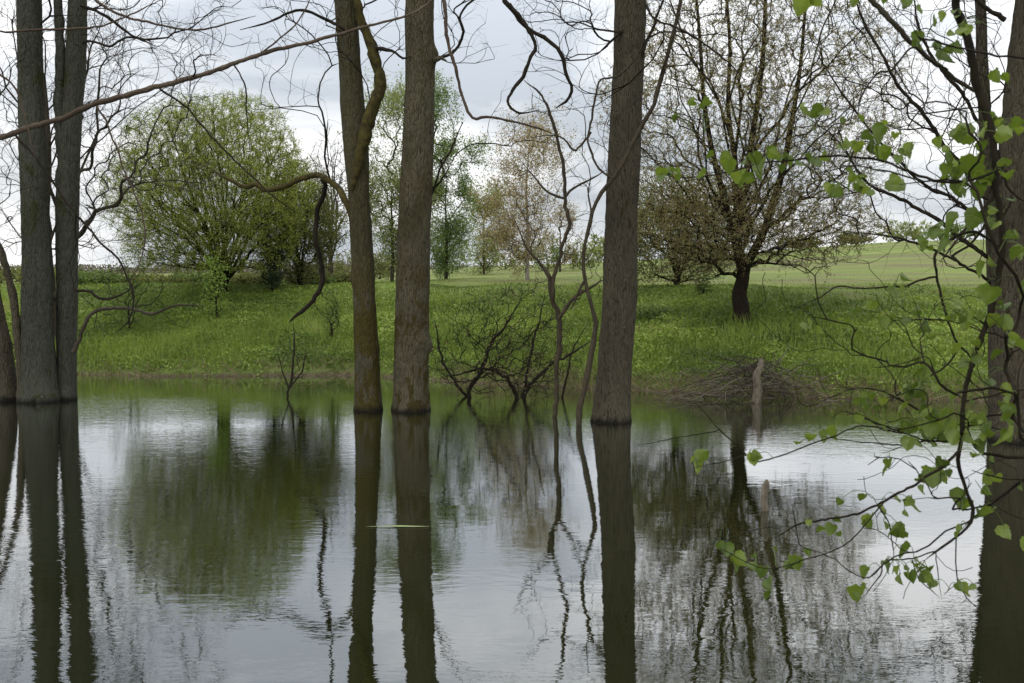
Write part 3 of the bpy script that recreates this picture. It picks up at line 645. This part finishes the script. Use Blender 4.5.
# round willow
GY = 26.0
def wil(rg, b):
    c = P(213, 196, GY); T = ellipsoid(rg, 5200, c, (2.42, 2.2, 2.36), .3, -.92, .3); return T[T[:, 2] > b[2] + .55]
bank_tree('round_tree', 'round green bushy tree in fresh leaf on the left far bank', 'tree', 222, GY, wil, 61, [(0, 0, .17), (0, .35, .14), (.02, .7, .12)], LF_WILLOW, 210000, .032, DARKT, bf=.5, r_tip=.0036, r_root=.12, twl=.26, per=2, keep=.25, twspread=.45, spreadleaf=.03, wob=.03, free=.9, fan=26, fup=.45, fz=(.2, 1))
def olive(rg, b):
    T = ellipsoid(rg, 1300, P(300, 226, 27.4), (1.15, .9, 1.5), .05); return T[T[:, 2] > b[2] + .1]
bank_tree('dense_tree', 'low dark olive tree against the right side of the round green one', 'tree', 300, 27.4, olive, 63, [(0, 0, .10), (.02, .3, .08), (.04, .6, .06)], LF_OLIVE, 34000, .045, DARKT, bf=.4, r_tip=.004, r_root=.07, twl=.2, spreadleaf=.06, free=.1, fan=9)
# bare grey tree
def bare(rg, b):
    return ellipsoid(rg, 420, P(330, 195, 31), (.8, .8, 1.7), .1)
bank_tree('bare_tree', 'pale bare tree behind the mossy forked trunk', 'tree', 331, 31, bare, 65, [(0, 0, .08), (0, .8, .06), (.03, 1.8, .05)], None, 0, .04, GREYT, bf=.5, r_tip=.006, r_root=.07, twl=.35, fan=10, fup=.7, wob=.03)
def bare2(rg, b):
    T = np.vstack([box_tips(rg, 520, -30, 130, -30, 250, 19.5, 22), box_tips(rg, 420, 60, 215, 20, 215, 20, 22, lambda x, y: (x < 150) | (y < 190))]); return T
def skp(px, py, Y, b): return P(px, py, Y) - b
bank_tree('bare_tree', 'wide bare tree with fine grey twigs behind the two left trunks', 'tree', 50, 22.4, bare2, 67, [(0, 0, .13), (0, 1.2, .11), (-.05, 2.5, .09), (.05, 4, .06), (0, 5.5, .03)], None, 0, .04, GREYT, bf=.3, r_tip=.004, r_root=.11, twl=.5, per=3, wob=.03, sag=-.03, free=.1, fan=22, fup=.12, fz=(.2, 1), fwob=.05, twspread=.5)
# poplars
def cone(rg, n, px0, px1, top, bot, Y, belly=.5):
    u = rg.uniform(size=n) ** .85; w_ = np.sin(np.clip(u * .93 + .07, 0, 1) * math.pi) ** .55
    cx = (px0 + px1) / 2; hw = (px1 - px0) / 2
    a = rg.uniform(0, 2 * math.pi, n); r_ = np.sqrt(rg.uniform(.05, 1, n))
    lump = 1 + .2 * np.sin(u * 23 + a * 2)
    px = cx + hw * w_ * lump * r_ * np.cos(a); dy = hw * Y / F * w_ * lump * r_ * np.sin(a)
    T = np.array([P(p, top + (bot - top) * uu, Y) + np.array([0, q, 0]) for p, uu, q in zip(px, u, dy)])
    cc = T[rg.permutation(n)[:max(9, n // 45)]]; k = rg.integers(0, len(cc), n); m_ = rg.uniform(size=n) < .8
    T2 = cc[k] + rg.normal(size=(n, 3)) * hw * Y / F * np.array([.2, .2, .26]); T[m_] = T2[m_]; return T
def pop(px, Y, x0, x1, top, bot, n): return lambda rg, b: cone(rg, n, x0, x1, top, bot, Y)
bank_tree('poplar_tree', 'tall pale green tree seen between the mossy and the pale trunk', 'tree', 392, 33, pop(392, 33, 354, 436, 88, 266, 1000), 71, [(0, 0, .06), (.03, 1.2, .045), (0, 2.4, .02), (.05, 3.2, .008)], LF_POPLAR, 34000, .055, GREYT, bf=.3, r_tip=.004, r_root=.07, twl=.3, spreadleaf=.09, free=.15, group='leafing trees on the field edge')
bank_tree('poplar_tree', 'tall pale green tree just right of the thick pale trunk', 'tree', 446, 35, pop(446, 35, 414, 474, 94, 268, 800), 73, [(0, 0, .06), (.03, 1.2, .045), (0, 2.4, .02), (.05, 3.2, .008)], LF_POPLAR2, 28000, .06, GREYT, bf=.3, r_tip=.004, r_root=.07, twl=.3, spreadleaf=.08, free=.15, group='leafing trees on the field edge')
bank_tree('young_tree', 'small pale leafing tree between the green poplar and the brownish birch', 'tree', 484, 42, pop(484, 42, 460, 512, 180, 268, 420), 75, [(0, 0, .05), (.0, 1, .04), (0, 2, .02)], LF_POPLAR, 9000, .07, GREYT, bf=.3, r_tip=.005, r_root=.06, twl=.35, spreadleaf=.09, free=.1, group='leafing trees on the field edge')
bank_tree('young_tree', 'faint small leafing tree just right of the birch', 'tree', 560, 44, pop(560, 44, 545, 585, 205, 262, 220), 76, [(0, 0, .05), (.0, .8, .04), (0, 1.6, .02)], LF_BIRCH, 1800, .06, GREYT, bf=.3, r_tip=.005, r_root=.06, twl=.35, spreadleaf=.09, free=.1, group='leafing trees on the field edge')
bank_tree('birch_tree', 'birch with brownish pink young leaves on the field edge', 'birch', 527, 32, pop(527, 32, 472, 574, 114, 262, 950), 77, [(0, 0, .06), (.02, 1.2, .05), (-.02, 2.6, .03), (.05, 3.8, .012)], LF_BIRCH, 24000, .05, BIRCHB, GREYT, bf=.3, r_tip=.0035, r_root=.05, twl=.3, spreadleaf=.08, free=.12)
# big budding tree on the right
RY = 20.7
def bud(rg, b):
    c = P(752, 95, RY); T = ellipsoid(rg, 4600, c, (2.85, 2.2, 3.3), .15)
    T2 = ellipsoid(rg, 1500, P(752, 222, RY), (2.35, 1.7, .85), .1)
    T = np.vstack([T, T2]); return T[(T[:, 2] > b[2] + .75)]
bank_tree('budding_tree', 'wide spreading tree with brown opening buds on the right far bank', 'tree', 741, RY, bud, 81, [(0, 0, .21), (.015, .22, .15), (-.03, .55, .135), (.03, .9, .12), (-.06, 1.4, .085), (-.12, 2.0, .06), (-.08, 2.6, .035)], LF_BUD, 190000, .027, B_DARK, DARKT, bf=.26, r_tip=.0034, r_root=.12, twl=.3, per=2, wob=.10, thick=.015, spreadleaf=.018, free=.9, fan=16, fup=.15, fz=(.5, 1), fwob=.06, keep=.3,
          limbs=[[(743, 285, 11), (748, 262, 10), (764, 232, 9), (774, 200, 8), (784, 165, 7), (792, 120, 6), (800, 70, 4), (806, 0, 3), (812, -60, 2)], [(738, 262, 8), (731, 225, 7), (722, 190, 7), (712, 150, 6), (704, 100, 5), (700, 40, 4), (694, -30, 2)],
                 [(738, 240, 8), (742, 200, 8), (750, 150, 7), (758, 100, 6), (764, 40, 5), (766, -40, 3), (768, -120, 2)], [(738, 210, 6), (735, 160, 6), (728, 110, 5), (730, 50, 4), (726, -20, 3), (728, -90, 2)]])
def ol2(rg, b):
    T = ellipsoid(rg, 1300, P(676, 230, 24.5), (1.45, .9, 1.3), .05); return T[T[:, 2] > b[2] + .05]
bank_tree('dense_tree', 'low dark olive bushy tree between the thickest trunk and the budding tree', 'tree', 676, 24.5, ol2, 83, [(0, 0, .08), (.02, .25, .07), (.04, .5, .05)], LF_OLIVE, 42000, .04, DARKT, bf=.4, r_tip=.0036, r_root=.07, twl=.22, spreadleaf=.06, free=.1, fan=9)

# small evergreen, hedge bushes, saplings
def bush(name, label, cat, px, Y, w_px, top, mat, nl, seed, group=None, ls=.05, n=260, bot=None, barkm=DARKT):
    x0 = WX(px, Y); z0 = float(ground(x0, Y)); ztop = P(px, top, Y)[2]; hz = max(.10, (ztop - z0) / 2); rx = w_px * .5 * Y / F
    def tf(rg, b):
        T = ellipsoid(rg, n, (x0, Y, z0 + hz * 1.02), (rx, rx * .8, hz), .1); return T[T[:, 2] > z0 + .06]
    return bank_tree(name, label, cat, px, Y, tf, seed, [(0, 0, .03), (.01, hz * .3, .025), (0, hz * .6, .02)], mat, nl, ls, barkm, bf=.45, r_tip=.003, r_root=.03, twl=.16, spreadleaf=.05, free=.05, group=group)
bush('juniper_shrub', 'small dark evergreen shrub below the olive tree on the left bank', 'shrub', 272, 26.2, 26, 248, LF_DARK, 2600, 91)
bush('leafy_sapling', 'bright green leafy sapling in front of the round tree trunk', 'sapling', 216, 23.6, 24, 252, LF_FRESH, 1100, 92, ls=.05, n=120)
bush('leafy_sapling', 'thin dark leafed sapling on the bank left of the mossy forked trunk', 'sapling', 331, 22.5, 18, 290, LF_BUSH, 500, 93, ls=.05, n=80)
bush('leafy_sapling', 'pale green sapling on the left bank beside the hanging twigs', 'sapling', 128, 23.2, 46, 246, LF_BUSH, 900, 94, ls=.045, n=150)
bush('leafy_sapling', 'tiny upright sapling in front of the budding tree, to its left', 'sapling', 703, 23, 16, 283, LF_BUSH, 350, 95, ls=.045, n=60)
bush('low_shrub', 'dark low shrub on the bank right of the thickest trunk', 'shrub', 652, 21.6, 40, 318, LF_BUSH, 900, 96, ls=.05, n=130)
hedge = [(30, 30, 90, 268), (95, 28.4, 76, 274), (150, 29, 80, 280), (200, 29.6, 60, 281), (255, 29.6, 60, 282), (312, 29.2, 46, 283), (345, 30, 40, 279)]
nm = ['behind the two left trunks', 'just right of the two left trunks', 'left of the round tree', 'under the left half of the round tree', 'under the right half of the round tree', 'below the olive tree', 'behind the mossy forked trunk']
for i, (px, Y, wpx, top) in enumerate(hedge):
    bush('hedge_bush', 'dark green hedge bush at the bank top ' + nm[i], 'bush', px, Y, wpx, top, LF_BUSH if i % 2 else LF_OLIVE, 3000, 100 + i, 'hedge bushes along the left bank top', ls=.07, n=240)
for i, (px, Y, wpx, top, mt_, tx) in enumerate([(905, 66, 60, 222, LF_POPLAR, 'round pale green bush on the hill crest at the right'), (952, 64, 50, 226, LF_POPLAR2, 'darker green bush on the hill crest beside the right trunks'), (800, 72, 46, 236, LF_OLIVE, 'low bush on the hill crest behind the budding tree'),
        (606, 60, 40, 235, LF_POPLAR, 'pale shrub on the field crest just left of the thickest trunk'), (700, 70, 60, 243, LF_OLIVE, 'dark bush on the field crest behind the olive tree'), (850, 70, 34, 232, LF_OLIVE, 'small bush on the hill crest, between the budding tree and the pale bush')]):
    bush('crest_bush', tx, 'bush', px, Y, wpx, top, mt_, 2200, 120 + i, 'bushes on the field crest', ls=.13, n=200)
bush('crest_bush', 'pale low scrub on the field crest beneath the birch', 'bush', 505, 50, 70, 246, LF_POPLAR2, 1600, 131, 'bushes on the field crest', ls=.10, n=200)

for i, (px, wpx, top, mt_, tx) in enumerate([(452, 40, 236, LF_POPLAR2, 'green scrub at the foot of the tall tree right of the pale trunk'), (548, 50, 238, LF_BUSH, 'dull green scrub to the right of the birch foot'), (582, 40, 244, LF_POPLAR, 'low pale scrub on the crest behind the thin crooked stem'), (340, 60, 252, LF_OLIVE, 'dark scrub on the crest behind the mossy forked trunk'), (380, 40, 254, LF_OLIVE, 'low dark scrub on the crest between the mossy and the pale trunk')]):
    bush('crest_bush', tx, 'bush', px, 46, wpx, top, mt_, 2600, 140 + i, 'bushes on the field crest', ls=.08, n=240)

# far wood
rgw = np.random.default_rng(5); n = 70000
xw = rgw.uniform(-190, 60, n); yw = 250 + rgw.uniform(0, 30, n)
topz = 2.0 + 1.6 * vnoise(xw * .09, xw * 0 + 1, 3) + 1.0 * vnoise(xw * .5, xw * 0 + 1, 4) - .012 * np.maximum(xw + 60, 0)
zw = -4.2 + rgw.uniform(0, 1, n) ** .8 * (topz + 4.2)
fw = build('far_wood', [leafq(np.stack([xw, yw, zw], 1), rgw.uniform(.4, .9, n), rgw, 0, .5)], LF_WOOD, smooth=False)
tag(fw, 'distant brownish bare wood along the left horizon', 'wood', kind='stuff')

# ------------------------------------------------------------------ shrub in the shallows
b = P(500, 398, 17.2); b[2] = 0; t = thing('bare_shrub', 'tangled dark bare shrub growing out of the shallows between two trunks', 'shrub', b)
s = Skel(141, 60000)
ST = [([(470, 404, 6), (473, 386, 6), (482, 365, 5.5), (493, 343, 5), (508, 325, 3), (520, 300, 2)], 17.2), ([(519, 404, 6), (516, 388, 6), (505, 375, 5), (490, 368, 4), (468, 372, 3), (440, 378, 2)], 17.1),
      ([(521, 404, 6), (533, 385, 5), (550, 368, 4.5), (570, 355, 4), (592, 340, 2)], 17.0), ([(474, 403, 5), (455, 385, 4), (440, 350, 3), (434, 320, 2)], 17.4), ([(520, 403, 5), (530, 365, 4), (538, 330, 3), (545, 295, 2)], 17.4),
      ([(560, 403, 3), (566, 380, 3), (574, 350, 2), (590, 320, 1)], 17.2)]
stems = []
for i, (LL, YY) in enumerate(ST):
    pp, rr = chain_px(LL, YY); s.chain(pp, rr, 12, parent=None if i == 0 else 1, free_from=.12); stems.append(build('stem', [tube1(LL, YY, 40, 7, .15, 140 + i)], DARKT, t, b))
T = ellipsoid(s.rg, 850, P(512, 348, 17.2), (1.28, .9, .98), .1); T = T[T[:, 2] > .02]
s.tips(T, .30, 3, .09, .12, .45); s.radii(.0036, .028); e = s.endpts(); tw, PL = twigs(s.pos[e], s.dir[e], .22, .0026, s.rg, per=2)
cr_ = build('crown', s.mesh() + [tw], DARKT, t, b)
build('leaves', [leafq(PL[::2, 2], .03, s.rg)], LF_BUD, t, b, smooth=False)

# brush pile on the right shore
b = P(762, 398, 16.9); b[2] = 0; t = thing('brush_pile', 'heap of dead grey branches at the water edge below the budding tree', 'brush pile', b)
rg = np.random.default_rng(151); PLs = []; Rs = []
for k in range(110):
    c = P(rg.normal(762, 34), 396, 16.8 + rg.uniform(-.3, .7)); c[2] = rg.uniform(.0, .5) * math.exp(-((c[0] - b[0]) / .7) ** 2)
    a = rg.normal(0, .5) + (math.pi if rg.uniform() < .6 else 0); l = rg.uniform(.3, 1.3); up = rg.normal(.08, .28)
    d = np.array([math.cos(a), math.sin(a) * .6, up]); arch = rg.uniform(-.1, .28)
    q = np.array([c + d * l * u + np.array([0, 0, arch * l * u * (1 - u) * 2 - .1 * l * u * u]) + rg.normal(size=3) * .02 for u in np.linspace(0, 1, 6)])
    q[:, 2] = np.maximum(q[:, 2], -.03); PLs.append(q); Rs.append(np.linspace(1, .3, 6) * rg.uniform(.004, .013))
for k in range(80):
    a = P(757 + rg.normal(0, 16), 356 + abs(rg.normal(0, 15)), 16.8 + rg.uniform(-.25, .4)); sg = -1 if rg.uniform() < .5 else 1
    e_ = P(757 + sg * abs(rg.normal(30, 26)), 396, 16.8 + rg.uniform(-.4, .5)); e_[2] = rg.uniform(-.03, .06); mid_ = (a + e_) / 2 + np.array([sg * .03, 0, rg.uniform(.05, .2)])
    q = np.array([(1 - u) ** 2 * a + 2 * u * (1 - u) * mid_ + u * u * e_ + rg.normal(size=3) * .022 for u in np.linspace(0, 1, 6)]); PLs.insert(0, q); Rs.insert(0, np.linspace(1, .35, 6) * rg.uniform(.004, .011))
for (x0, y0, x1, y1, rr_) in ((762, 384, 790, 345, .012), (766, 380, 776, 352, .009), (750, 392, 726, 366, .009), (770, 390, 812, 360, .009), (757, 388, 742, 352, .008), (780, 395, 836, 386, .012), (740, 396, 680, 392, .012), (765, 372, 800, 372, .01), (730, 396, 700, 378, .007)):
    a = P(x0, y0, 16.8); e_ = P(x1, y1, 16.7 + rg.uniform(-.2, .3)); PLs.append(np.array([a + (e_ - a) * u + rg.normal(size=3) * .018 * (u > 0) for u in np.linspace(0, 1, 6)])); Rs.append(np.linspace(1, .4, 6) * rr_)
PLs = np.array(PLs); Rs = np.array(Rs)
build('branches', [tubes(PLs[:70], Rs[:70], 5)], GREYT, t, b); build('branches', [tubes(PLs[70:], Rs[70:], 5)], PALET, t, b)
build('stump', [detail_trunk(*chain_px([(756, 403, 9), (758, 390, 8.5), (757, 376, 8), (761, 366, 7), (760, 358, 4)], 16.5), 9, 60, 20, .35)], PALET, t, b)
# broken stake in the water
b = P(765, 514, 9.05); b[2] = 0; t = thing('broken_stub', 'pale broken wooden stub poking out of the water', 'stub', b)
build('stub', [detail_trunk([b + np.array([-.01, 0, -.2]), b, b + np.array([-.008, 0, .12]), b + np.array([.006, 0, .22]), b + np.array([.010, 0, .26])], [.032, .032, .028, .027, .010], 3, 50, 16, .4)], PALET, t, b)
# floating blade
b = P(397, 531, 8.45); b[2] = .004
q, r = catmull([b + np.array([-.24, .0, 0]), b + np.array([-.1, .012, .002]), b + np.array([0.02, .02, .004]), b + np.array([.12, .01, .003]), b + np.array([.25, .012, 0])], [.003, .012, .026, .020, .003], 24)
v, f = tubes(q[None], r[None], 6); v[:, 2] = (v[:, 2] - .004) * .12 + .007
fb = build('floating_leaf', [(v, f)], leafmat('pale_reed', [(0, (.20, .24, .10)), (1, (.20, .24, .10))], .2), None, b); tag(fb, 'pale green reed leaf floating flat on the water', 'reed leaf')

# ------------------------------------------------------------------ linden overhanging from the right
LX, LY = 2.15, 2.6; lz = float(ground(LX, LY)); b = np.array([LX, LY, lz]); t = thing('linden_tree', 'young linden leaning over the water from the right with fresh green leaves', 'linden', b)
pts = [b + np.array(v) for v in ((0, 0, -.2), (0, 0, .1), (.03, .02, 1.2), (-.03, 0, 2.4), (.0, .03, 3.6), (.05, 0, 4.6))]
build('trunk', [detail_trunk(pts, [.075, .07, .06, .05, .035, .01], 71, 90, 20)], B_GREY, t, b)
s = Skel(171); s.chain(pts, [.06] * 6, 20, free_from=.4)
LB = [
    ([(1150, -180, 12, 2.6), (1060, -120, 11, 2.7), (985, -60, 10, 2.9), (956, -2, 9.5, 3), (965, 30, 9.5, 3), (972, 60, 9, 3), (980, 95, 9, 3), (989, 122, 8.5, 3), (994, 150, 8, 3), (997, 195, 7.5, 3), (1002, 235, 7.5, 3), (1000, 262, 7, 3), (995, 295, 6.5, 3), (985, 328, 6.5, 3), (974, 355, 6, 3), (967, 382, 5.5, 3), (963, 410, 5, 3), (961, 440, 5, 3), (958, 462, 4.5, 3), (966, 490, 4, 3), (973, 510, 4, 3), (970, 524, 3.5, 3), (955, 538, 3, 3), (938, 550, 2.5, 3), (925, 560, 1.5, 3)], 0),
    ([(978, 92, 5), (962, 83, 6), (943, 70, 6.5), (922, 52, 7), (905, 36, 7), (885, 16, 7.5), (868, -2, 7.5), (840, -40, 7), (800, -80, 4)], 3.0),
    ([(993, 172, 4), (978, 179, 4), (952, 183, 4), (930, 181, 4), (905, 171, 3.6), (880, 162, 3.4), (850, 157, 3), (825, 155, 3), (790, 160, 2.6), (760, 163, 2.4), (735, 170, 2.2), (700, 176, 2), (670, 178, 1.4)], 2.95),
    ([(960, 450, 4), (945, 466, 4), (918, 481, 4), (885, 501, 3.6), (852, 515, 3.2), (820, 520, 2.8), (795, 527, 2.4), (766, 542, 1.6)], 2.9),
    ([(884, 502, 2.2), (868, 522, 2), (850, 540, 2), (828, 553, 1.8), (800, 562, 1.6), (778, 574, 1.2)], 2.9),
    ([(878, 505, 2), (888, 525, 2), (893, 548, 1.6), (893, 560, 1.2)], 2.9),
    ([(940, 549, 2), (915, 558, 2), (885, 562, 2), (880, 575, 2), (870, 590, 1.4), (862, 598, 1)], 2.95),
    ([(902, 433, 2.4), (862, 426, 2), (825, 439, 2), (790, 452, 2), (757, 461, 1.9), (740, 448, 1.8), (718, 428, 1.6), (704, 412, 1.4), (690, 398, 1)], 2.95), ([(719, 430, 1.5), (690, 436, 1.3), (660, 441, 1.1), (632, 447, .8)], 2.95),
    ([(748, 455, 1.5), (728, 461, 1.3), (708, 465, 1.1), (692, 468, .8)], 2.95), ([(800, 562, 1.6), (768, 569, 1.4), (742, 560, 1.2), (724, 550, 1), (710, 549, .8)], 2.9), ([(776, 566, 1.3), (770, 582, 1), (769, 596, .8)], 2.9),
    ([(912, 560, 1.6), (920, 580, 1.4), (932, 590, 1.4), (940, 598, 1)], 2.95), ([(936, 551, 1.6), (938, 575, 1.4), (942, 600, 1)], 2.9),
    ([(1000, 246, 4), (975, 232, 4), (950, 240, 4), (936, 255, 4), (938, 282, 3.6), (945, 312, 3.4), (955, 340, 3.2), (966, 353, 3), (975, 362, 2.4)], 3.05),
    ([(936, 277, 3), (905, 285, 2.8), (870, 288, 2.4), (840, 287, 2.2), (815, 300, 1.8), (788, 312, 1.2)], 3.05), ([(943, 320, 2.4), (910, 319, 2.2), (882, 314, 1.6)], 3.05),
    ([(958, 349, 3), (944, 368, 2.8), (920, 381, 2.4), (900, 394, 2), (880, 408, 1.4)], 3.05),
    ([(948, 70, 3), (930, 60, 3), (915, 48, 3), (905, 56, 3), (893, 70, 3), (880, 72, 2.6), (870, 82, 2.6), (861, 100, 2.4), (858, 118, 1.4)], 2.9),
    ([(918, 37, 3), (945, 45, 3), (985, 53, 3), (1030, 60, 3), (1080, 70, 3)], 2.8),
    ([(998, 150, 4), (1004, 175, 3.6), (1014, 195, 3.4), (1030, 205, 3)], 3), ([(1014, 193, 3), (1003, 215, 3), (985, 228, 2.4), (960, 240, 2), (945, 252, 1.4)], 3),
    ([(963, 402, 3), (985, 398, 2.6), (1010, 392, 2.4), (1040, 388, 2)], 3), ([(962, 428, 3), (985, 425, 2.4), (1010, 432, 2.2), (1040, 440, 2)], 3),
    ([(960, 442, 3), (930, 440, 2.6), (900, 432, 2.4), (870, 420, 2), (845, 412, 1.4)], 2.95), ([(986, 326, 2.4), (975, 318, 2.2), (960, 316, 2), (950, 308, 1.4)], 3),
    ([(930, 440, 2), (900, 445, 2), (860, 442, 1.6), (820, 436, 1.2)], 2.95), ([(1040, 480, 3), (1010, 478, 3), (990, 476, 2.4), (972, 470, 2)], 2.9), ([(1040, 520, 2.5), (1010, 515, 2), (990, 500, 1.6), (975, 480, 1.2)], 2.9)]
for i, (LL, YY) in enumerate(LB):
    pp, rr = chain_px(LL, YY or None); s.chain(pp, rr, 22 if i == 0 else 12, parent=1, free_from=.08)
    build('branch', [tube1(LL, YY or None, 110 if i == 0 else 44, 7, .12, 170 + i)], DARKT if i != 1 else GREYT, t, b)
s.tips(np.vstack([box_tips(s.rg, 120, 850, 1040, 290, 490, 2.75, 3.3), box_tips(s.rg, 26, 870, 1000, 480, 610, 2.8, 3.05), box_tips(s.rg, 12, 720, 880, 500, 580, 2.8, 3), box_tips(s.rg, 44, 760, 900, 260, 430, 2.85, 3.2),
                  box_tips(s.rg, 20, 690, 1000, 130, 200, 2.85, 3.05), box_tips(s.rg, 30, 840, 1010, 0, 120, 2.8, 3.1),
                  ellipsoid(s.rg, 60, b + np.array([.3, 0, 4]), (1.0, 1.0, 1.0), .2)]), .25, 3, .10)
s.radii(.0011, .012); build('crown', s.mesh(), DARKT, t, b)

LP = [(664, 176, 1.0), (676, 175, .8), (700, 180, .7), (724, 164, .9), (733, 170, 1.2), (741, 178, 1.0), (748, 160, .9), (756, 186, 1.2), (764, 170, 1.1), (778, 165, .9), (772, 160, .8), (785, 100, .7), (806, 107, .6), (824, 113, .8),
      (800, 162, .9), (815, 166, 1.1), (826, 158, .9), (775, 153, .8), (838, 195, 1.1), (853, 190, 1.0), (848, 180, .8), (870, 146, .9), (862, 150, .9), (886, 136, 1.2), (888, 190, 1.1), (876, 152, 1.0), (899, 148, .8), (910, 147, .9), (858, 185, .8),
      (938, 147, 1.0), (950, 138, .9), (946, 172, 1.1), (958, 172, .9), (968, 134, 1.0), (976, 145, 1.2), (985, 135, 1.0), (1000, 132, 1.3), (996, 128, 1.1), (1012, 130, .9), (972, 165, 1.2), (965, 185, 1.1), (980, 190, 1.0), (1002, 182, 1.0), (960, 195, .8),
      (950, 20, .9), (943, 30, .8), (955, 52, 1.2), (962, 35, .9), (932, 48, .8), (915, 45, .8), (862, 4, .8), (905, 4, 1.0), (918, 10, .7), (1000, 76, .8), (1020, 135, 1.0), (997, 230, 1.0), (960, 228, 1.3), (972, 220, 1.1), (925, 245, 1.1), (934, 235, 1.0), (990, 225, .9),
      (988, 296, 1.2), (1008, 320, 1.2), (1012, 355, 1.3), (1010, 345, 1.0), (1016, 300, 1.2), (985, 268, .9), (1020, 255, 1.1), (876, 308, .9), (922, 332, .9), (930, 345, 1.0), (818, 335, .7), (810, 328, .7), (843, 328, .7), (965, 350, .9), (972, 362, .8), (955, 305, .8),
      (875, 400, .9), (868, 402, .8), (925, 380, .9), (907, 392, .8), (985, 385, .9), (925, 432, 1.3), (938, 440, 1.4), (952, 430, 1.2), (965, 438, 1.0), (1003, 425, 1.3), (1010, 435, 1.3), (985, 430, 1.0), (995, 440, .9), (978, 420, .9), (928, 477, 1.2), (940, 480, 1.0), (960, 498, 1.2), (995, 480, .9), (992, 520, 1.3), (1008, 556, 1.2),
      (695, 468, .9), (706, 467, .9), (748, 462, .9), (755, 458, .7), (822, 438, 1.0), (830, 432, .9), (798, 449, .9), (712, 550, 1.0), (727, 548, .8), (734, 562, .9), (752, 568, .8), (764, 575, 1.1), (770, 600, 1.0), (793, 562, .9), (798, 553, .8), (832, 532, 1.0), (838, 526, .8), (828, 535, .7), (793, 570, .8), (860, 594, 1.1),
      (909, 554, 1.1), (894, 568, .8), (892, 580, .7), (911, 582, 1.2), (918, 576, .9), (932, 585, .7), (930, 572, .6), (965, 593, 1.1), (958, 590, .8), (720, 3, 1.1), (712, 6, .8), (515, 1, .7), (690, 0, .6)]
rg = np.random.default_rng(181)
def lleaf(c, sz, yaw, tilt, roll, fold):
    """heart-shaped leaf hanging from its stalk, folded along the midrib, rim curled"""
    n = 9; us = np.linspace(0, 1, n); w_ = np.array([.50, .82, .97, 1.0, .96, .85, .66, .40, .03]) * .5
    rows = []; ph = float(c[0]) * 50
    for i, u in enumerate(us):
        r_ = []
        for sgn in (-1, -.72, -.36, 0, .36, .72, 1):
            a_ = abs(sgn); xx = sgn * w_[i] * (1 + (.07 * (-1) ** i if a_ == 1 and i < 8 else 0))
            yy = -u - .05 * (1 - a_) * (1 - u) + .03 * a_ * a_ * (1 - u)                        # lobes beside the stalk
            zz = a_ * w_[i] * fold * 1.4 - .30 * u * u + .035 * math.sin((u * 3.2 - a_ * .55) * 12.5) * (a_ > 0) + .05 * math.sin(5 * sgn + 4 * u + ph)
            r_.append((xx, zz, yy))
        rows.append(r_)
    v = np.array(rows).reshape(-1, 3) * sz
    def rot(a, ax):
        c_, s_ = math.cos(a), math.sin(a)
        M = {0: [[1, 0, 0], [0, c_, -s_], [0, s_, c_]], 1: [[c_, 0, s_], [0, 1, 0], [-s_, 0, c_]], 2: [[c_, -s_, 0], [s_, c_, 0], [0, 0, 1]]}[ax]; return np.array(M)
    v = v @ rot(roll, 1).T @ rot(tilt, 0).T @ rot(yaw, 2).T + c
    i = np.arange(n - 1)[:, None] * 7 + np.arange(6)[None, :]
    return v, np.stack([i, i + 1, i + 8, i + 7], -1).reshape(-1, 4)
LV = []; ST_ = []
br = s.pos[:s.n]
more = []
for k in range(70):
    q = br[rg.integers(0, len(br))]; yy_ = q[1]
    if yy_ < 2.5: continue
    zc_ = yy_ * math.cos(PITCH) - (q[2] - 2) * math.sin(PITCH); px = 512 + F * q[0] / zc_; py = 341.5 - F * (yy_ * math.sin(PITCH) + (q[2] - 2) * math.cos(PITCH)) / zc_
    if 850 < px < 1060 and 110 < py < 620: LP.append((px, py + 6, rg.uniform(.6, 1.0)))
for (px, py, sc_) in LP:
    more.append((px, py, sc_))
    if px > 830: more.append((px + rg.normal(0, 9), py + rg.normal(0, 7), sc_ * rg.uniform(.6, 1.0)))
    if rg.uniform() < .6 and px < 1000: more.append((px + rg.normal(0, 9), py + rg.normal(0, 5), sc_ * rg.uniform(.6, .9)))
for (px, py, sc_) in more:
    Y = 2.95 + rg.uniform(-.08, .08); c = P(px, py, Y); d = np.linalg.norm(br - c, axis=1); a = br[int(np.argmin(d))]; c = c if d.min() < .075 else a + (c - a) * .075 / d.min(); top_ = c + np.array([rg.normal(0, .008), 0, .022 * sc_])
    LV.append(lleaf(top_, .043 * sc_ * rg.uniform(.65, 1.25), rg.normal(0, .75), rg.normal(.45, .5), rg.normal(0, .8), rg.uniform(.05, .5)))
    d = np.linalg.norm(br - top_, axis=1); a = br[int(np.argmin(d))]
    if d.min() < .6:
        mid_ = (a + top_) / 2 + np.array([0, 0, .012]); q, r_ = catmull([a, mid_, top_], [.0011, .0009, .0008], 6); ST_.append(tubes(q[None], r_[None], 4))
build('leaves', LV + ST_, LINDEN, t, b)
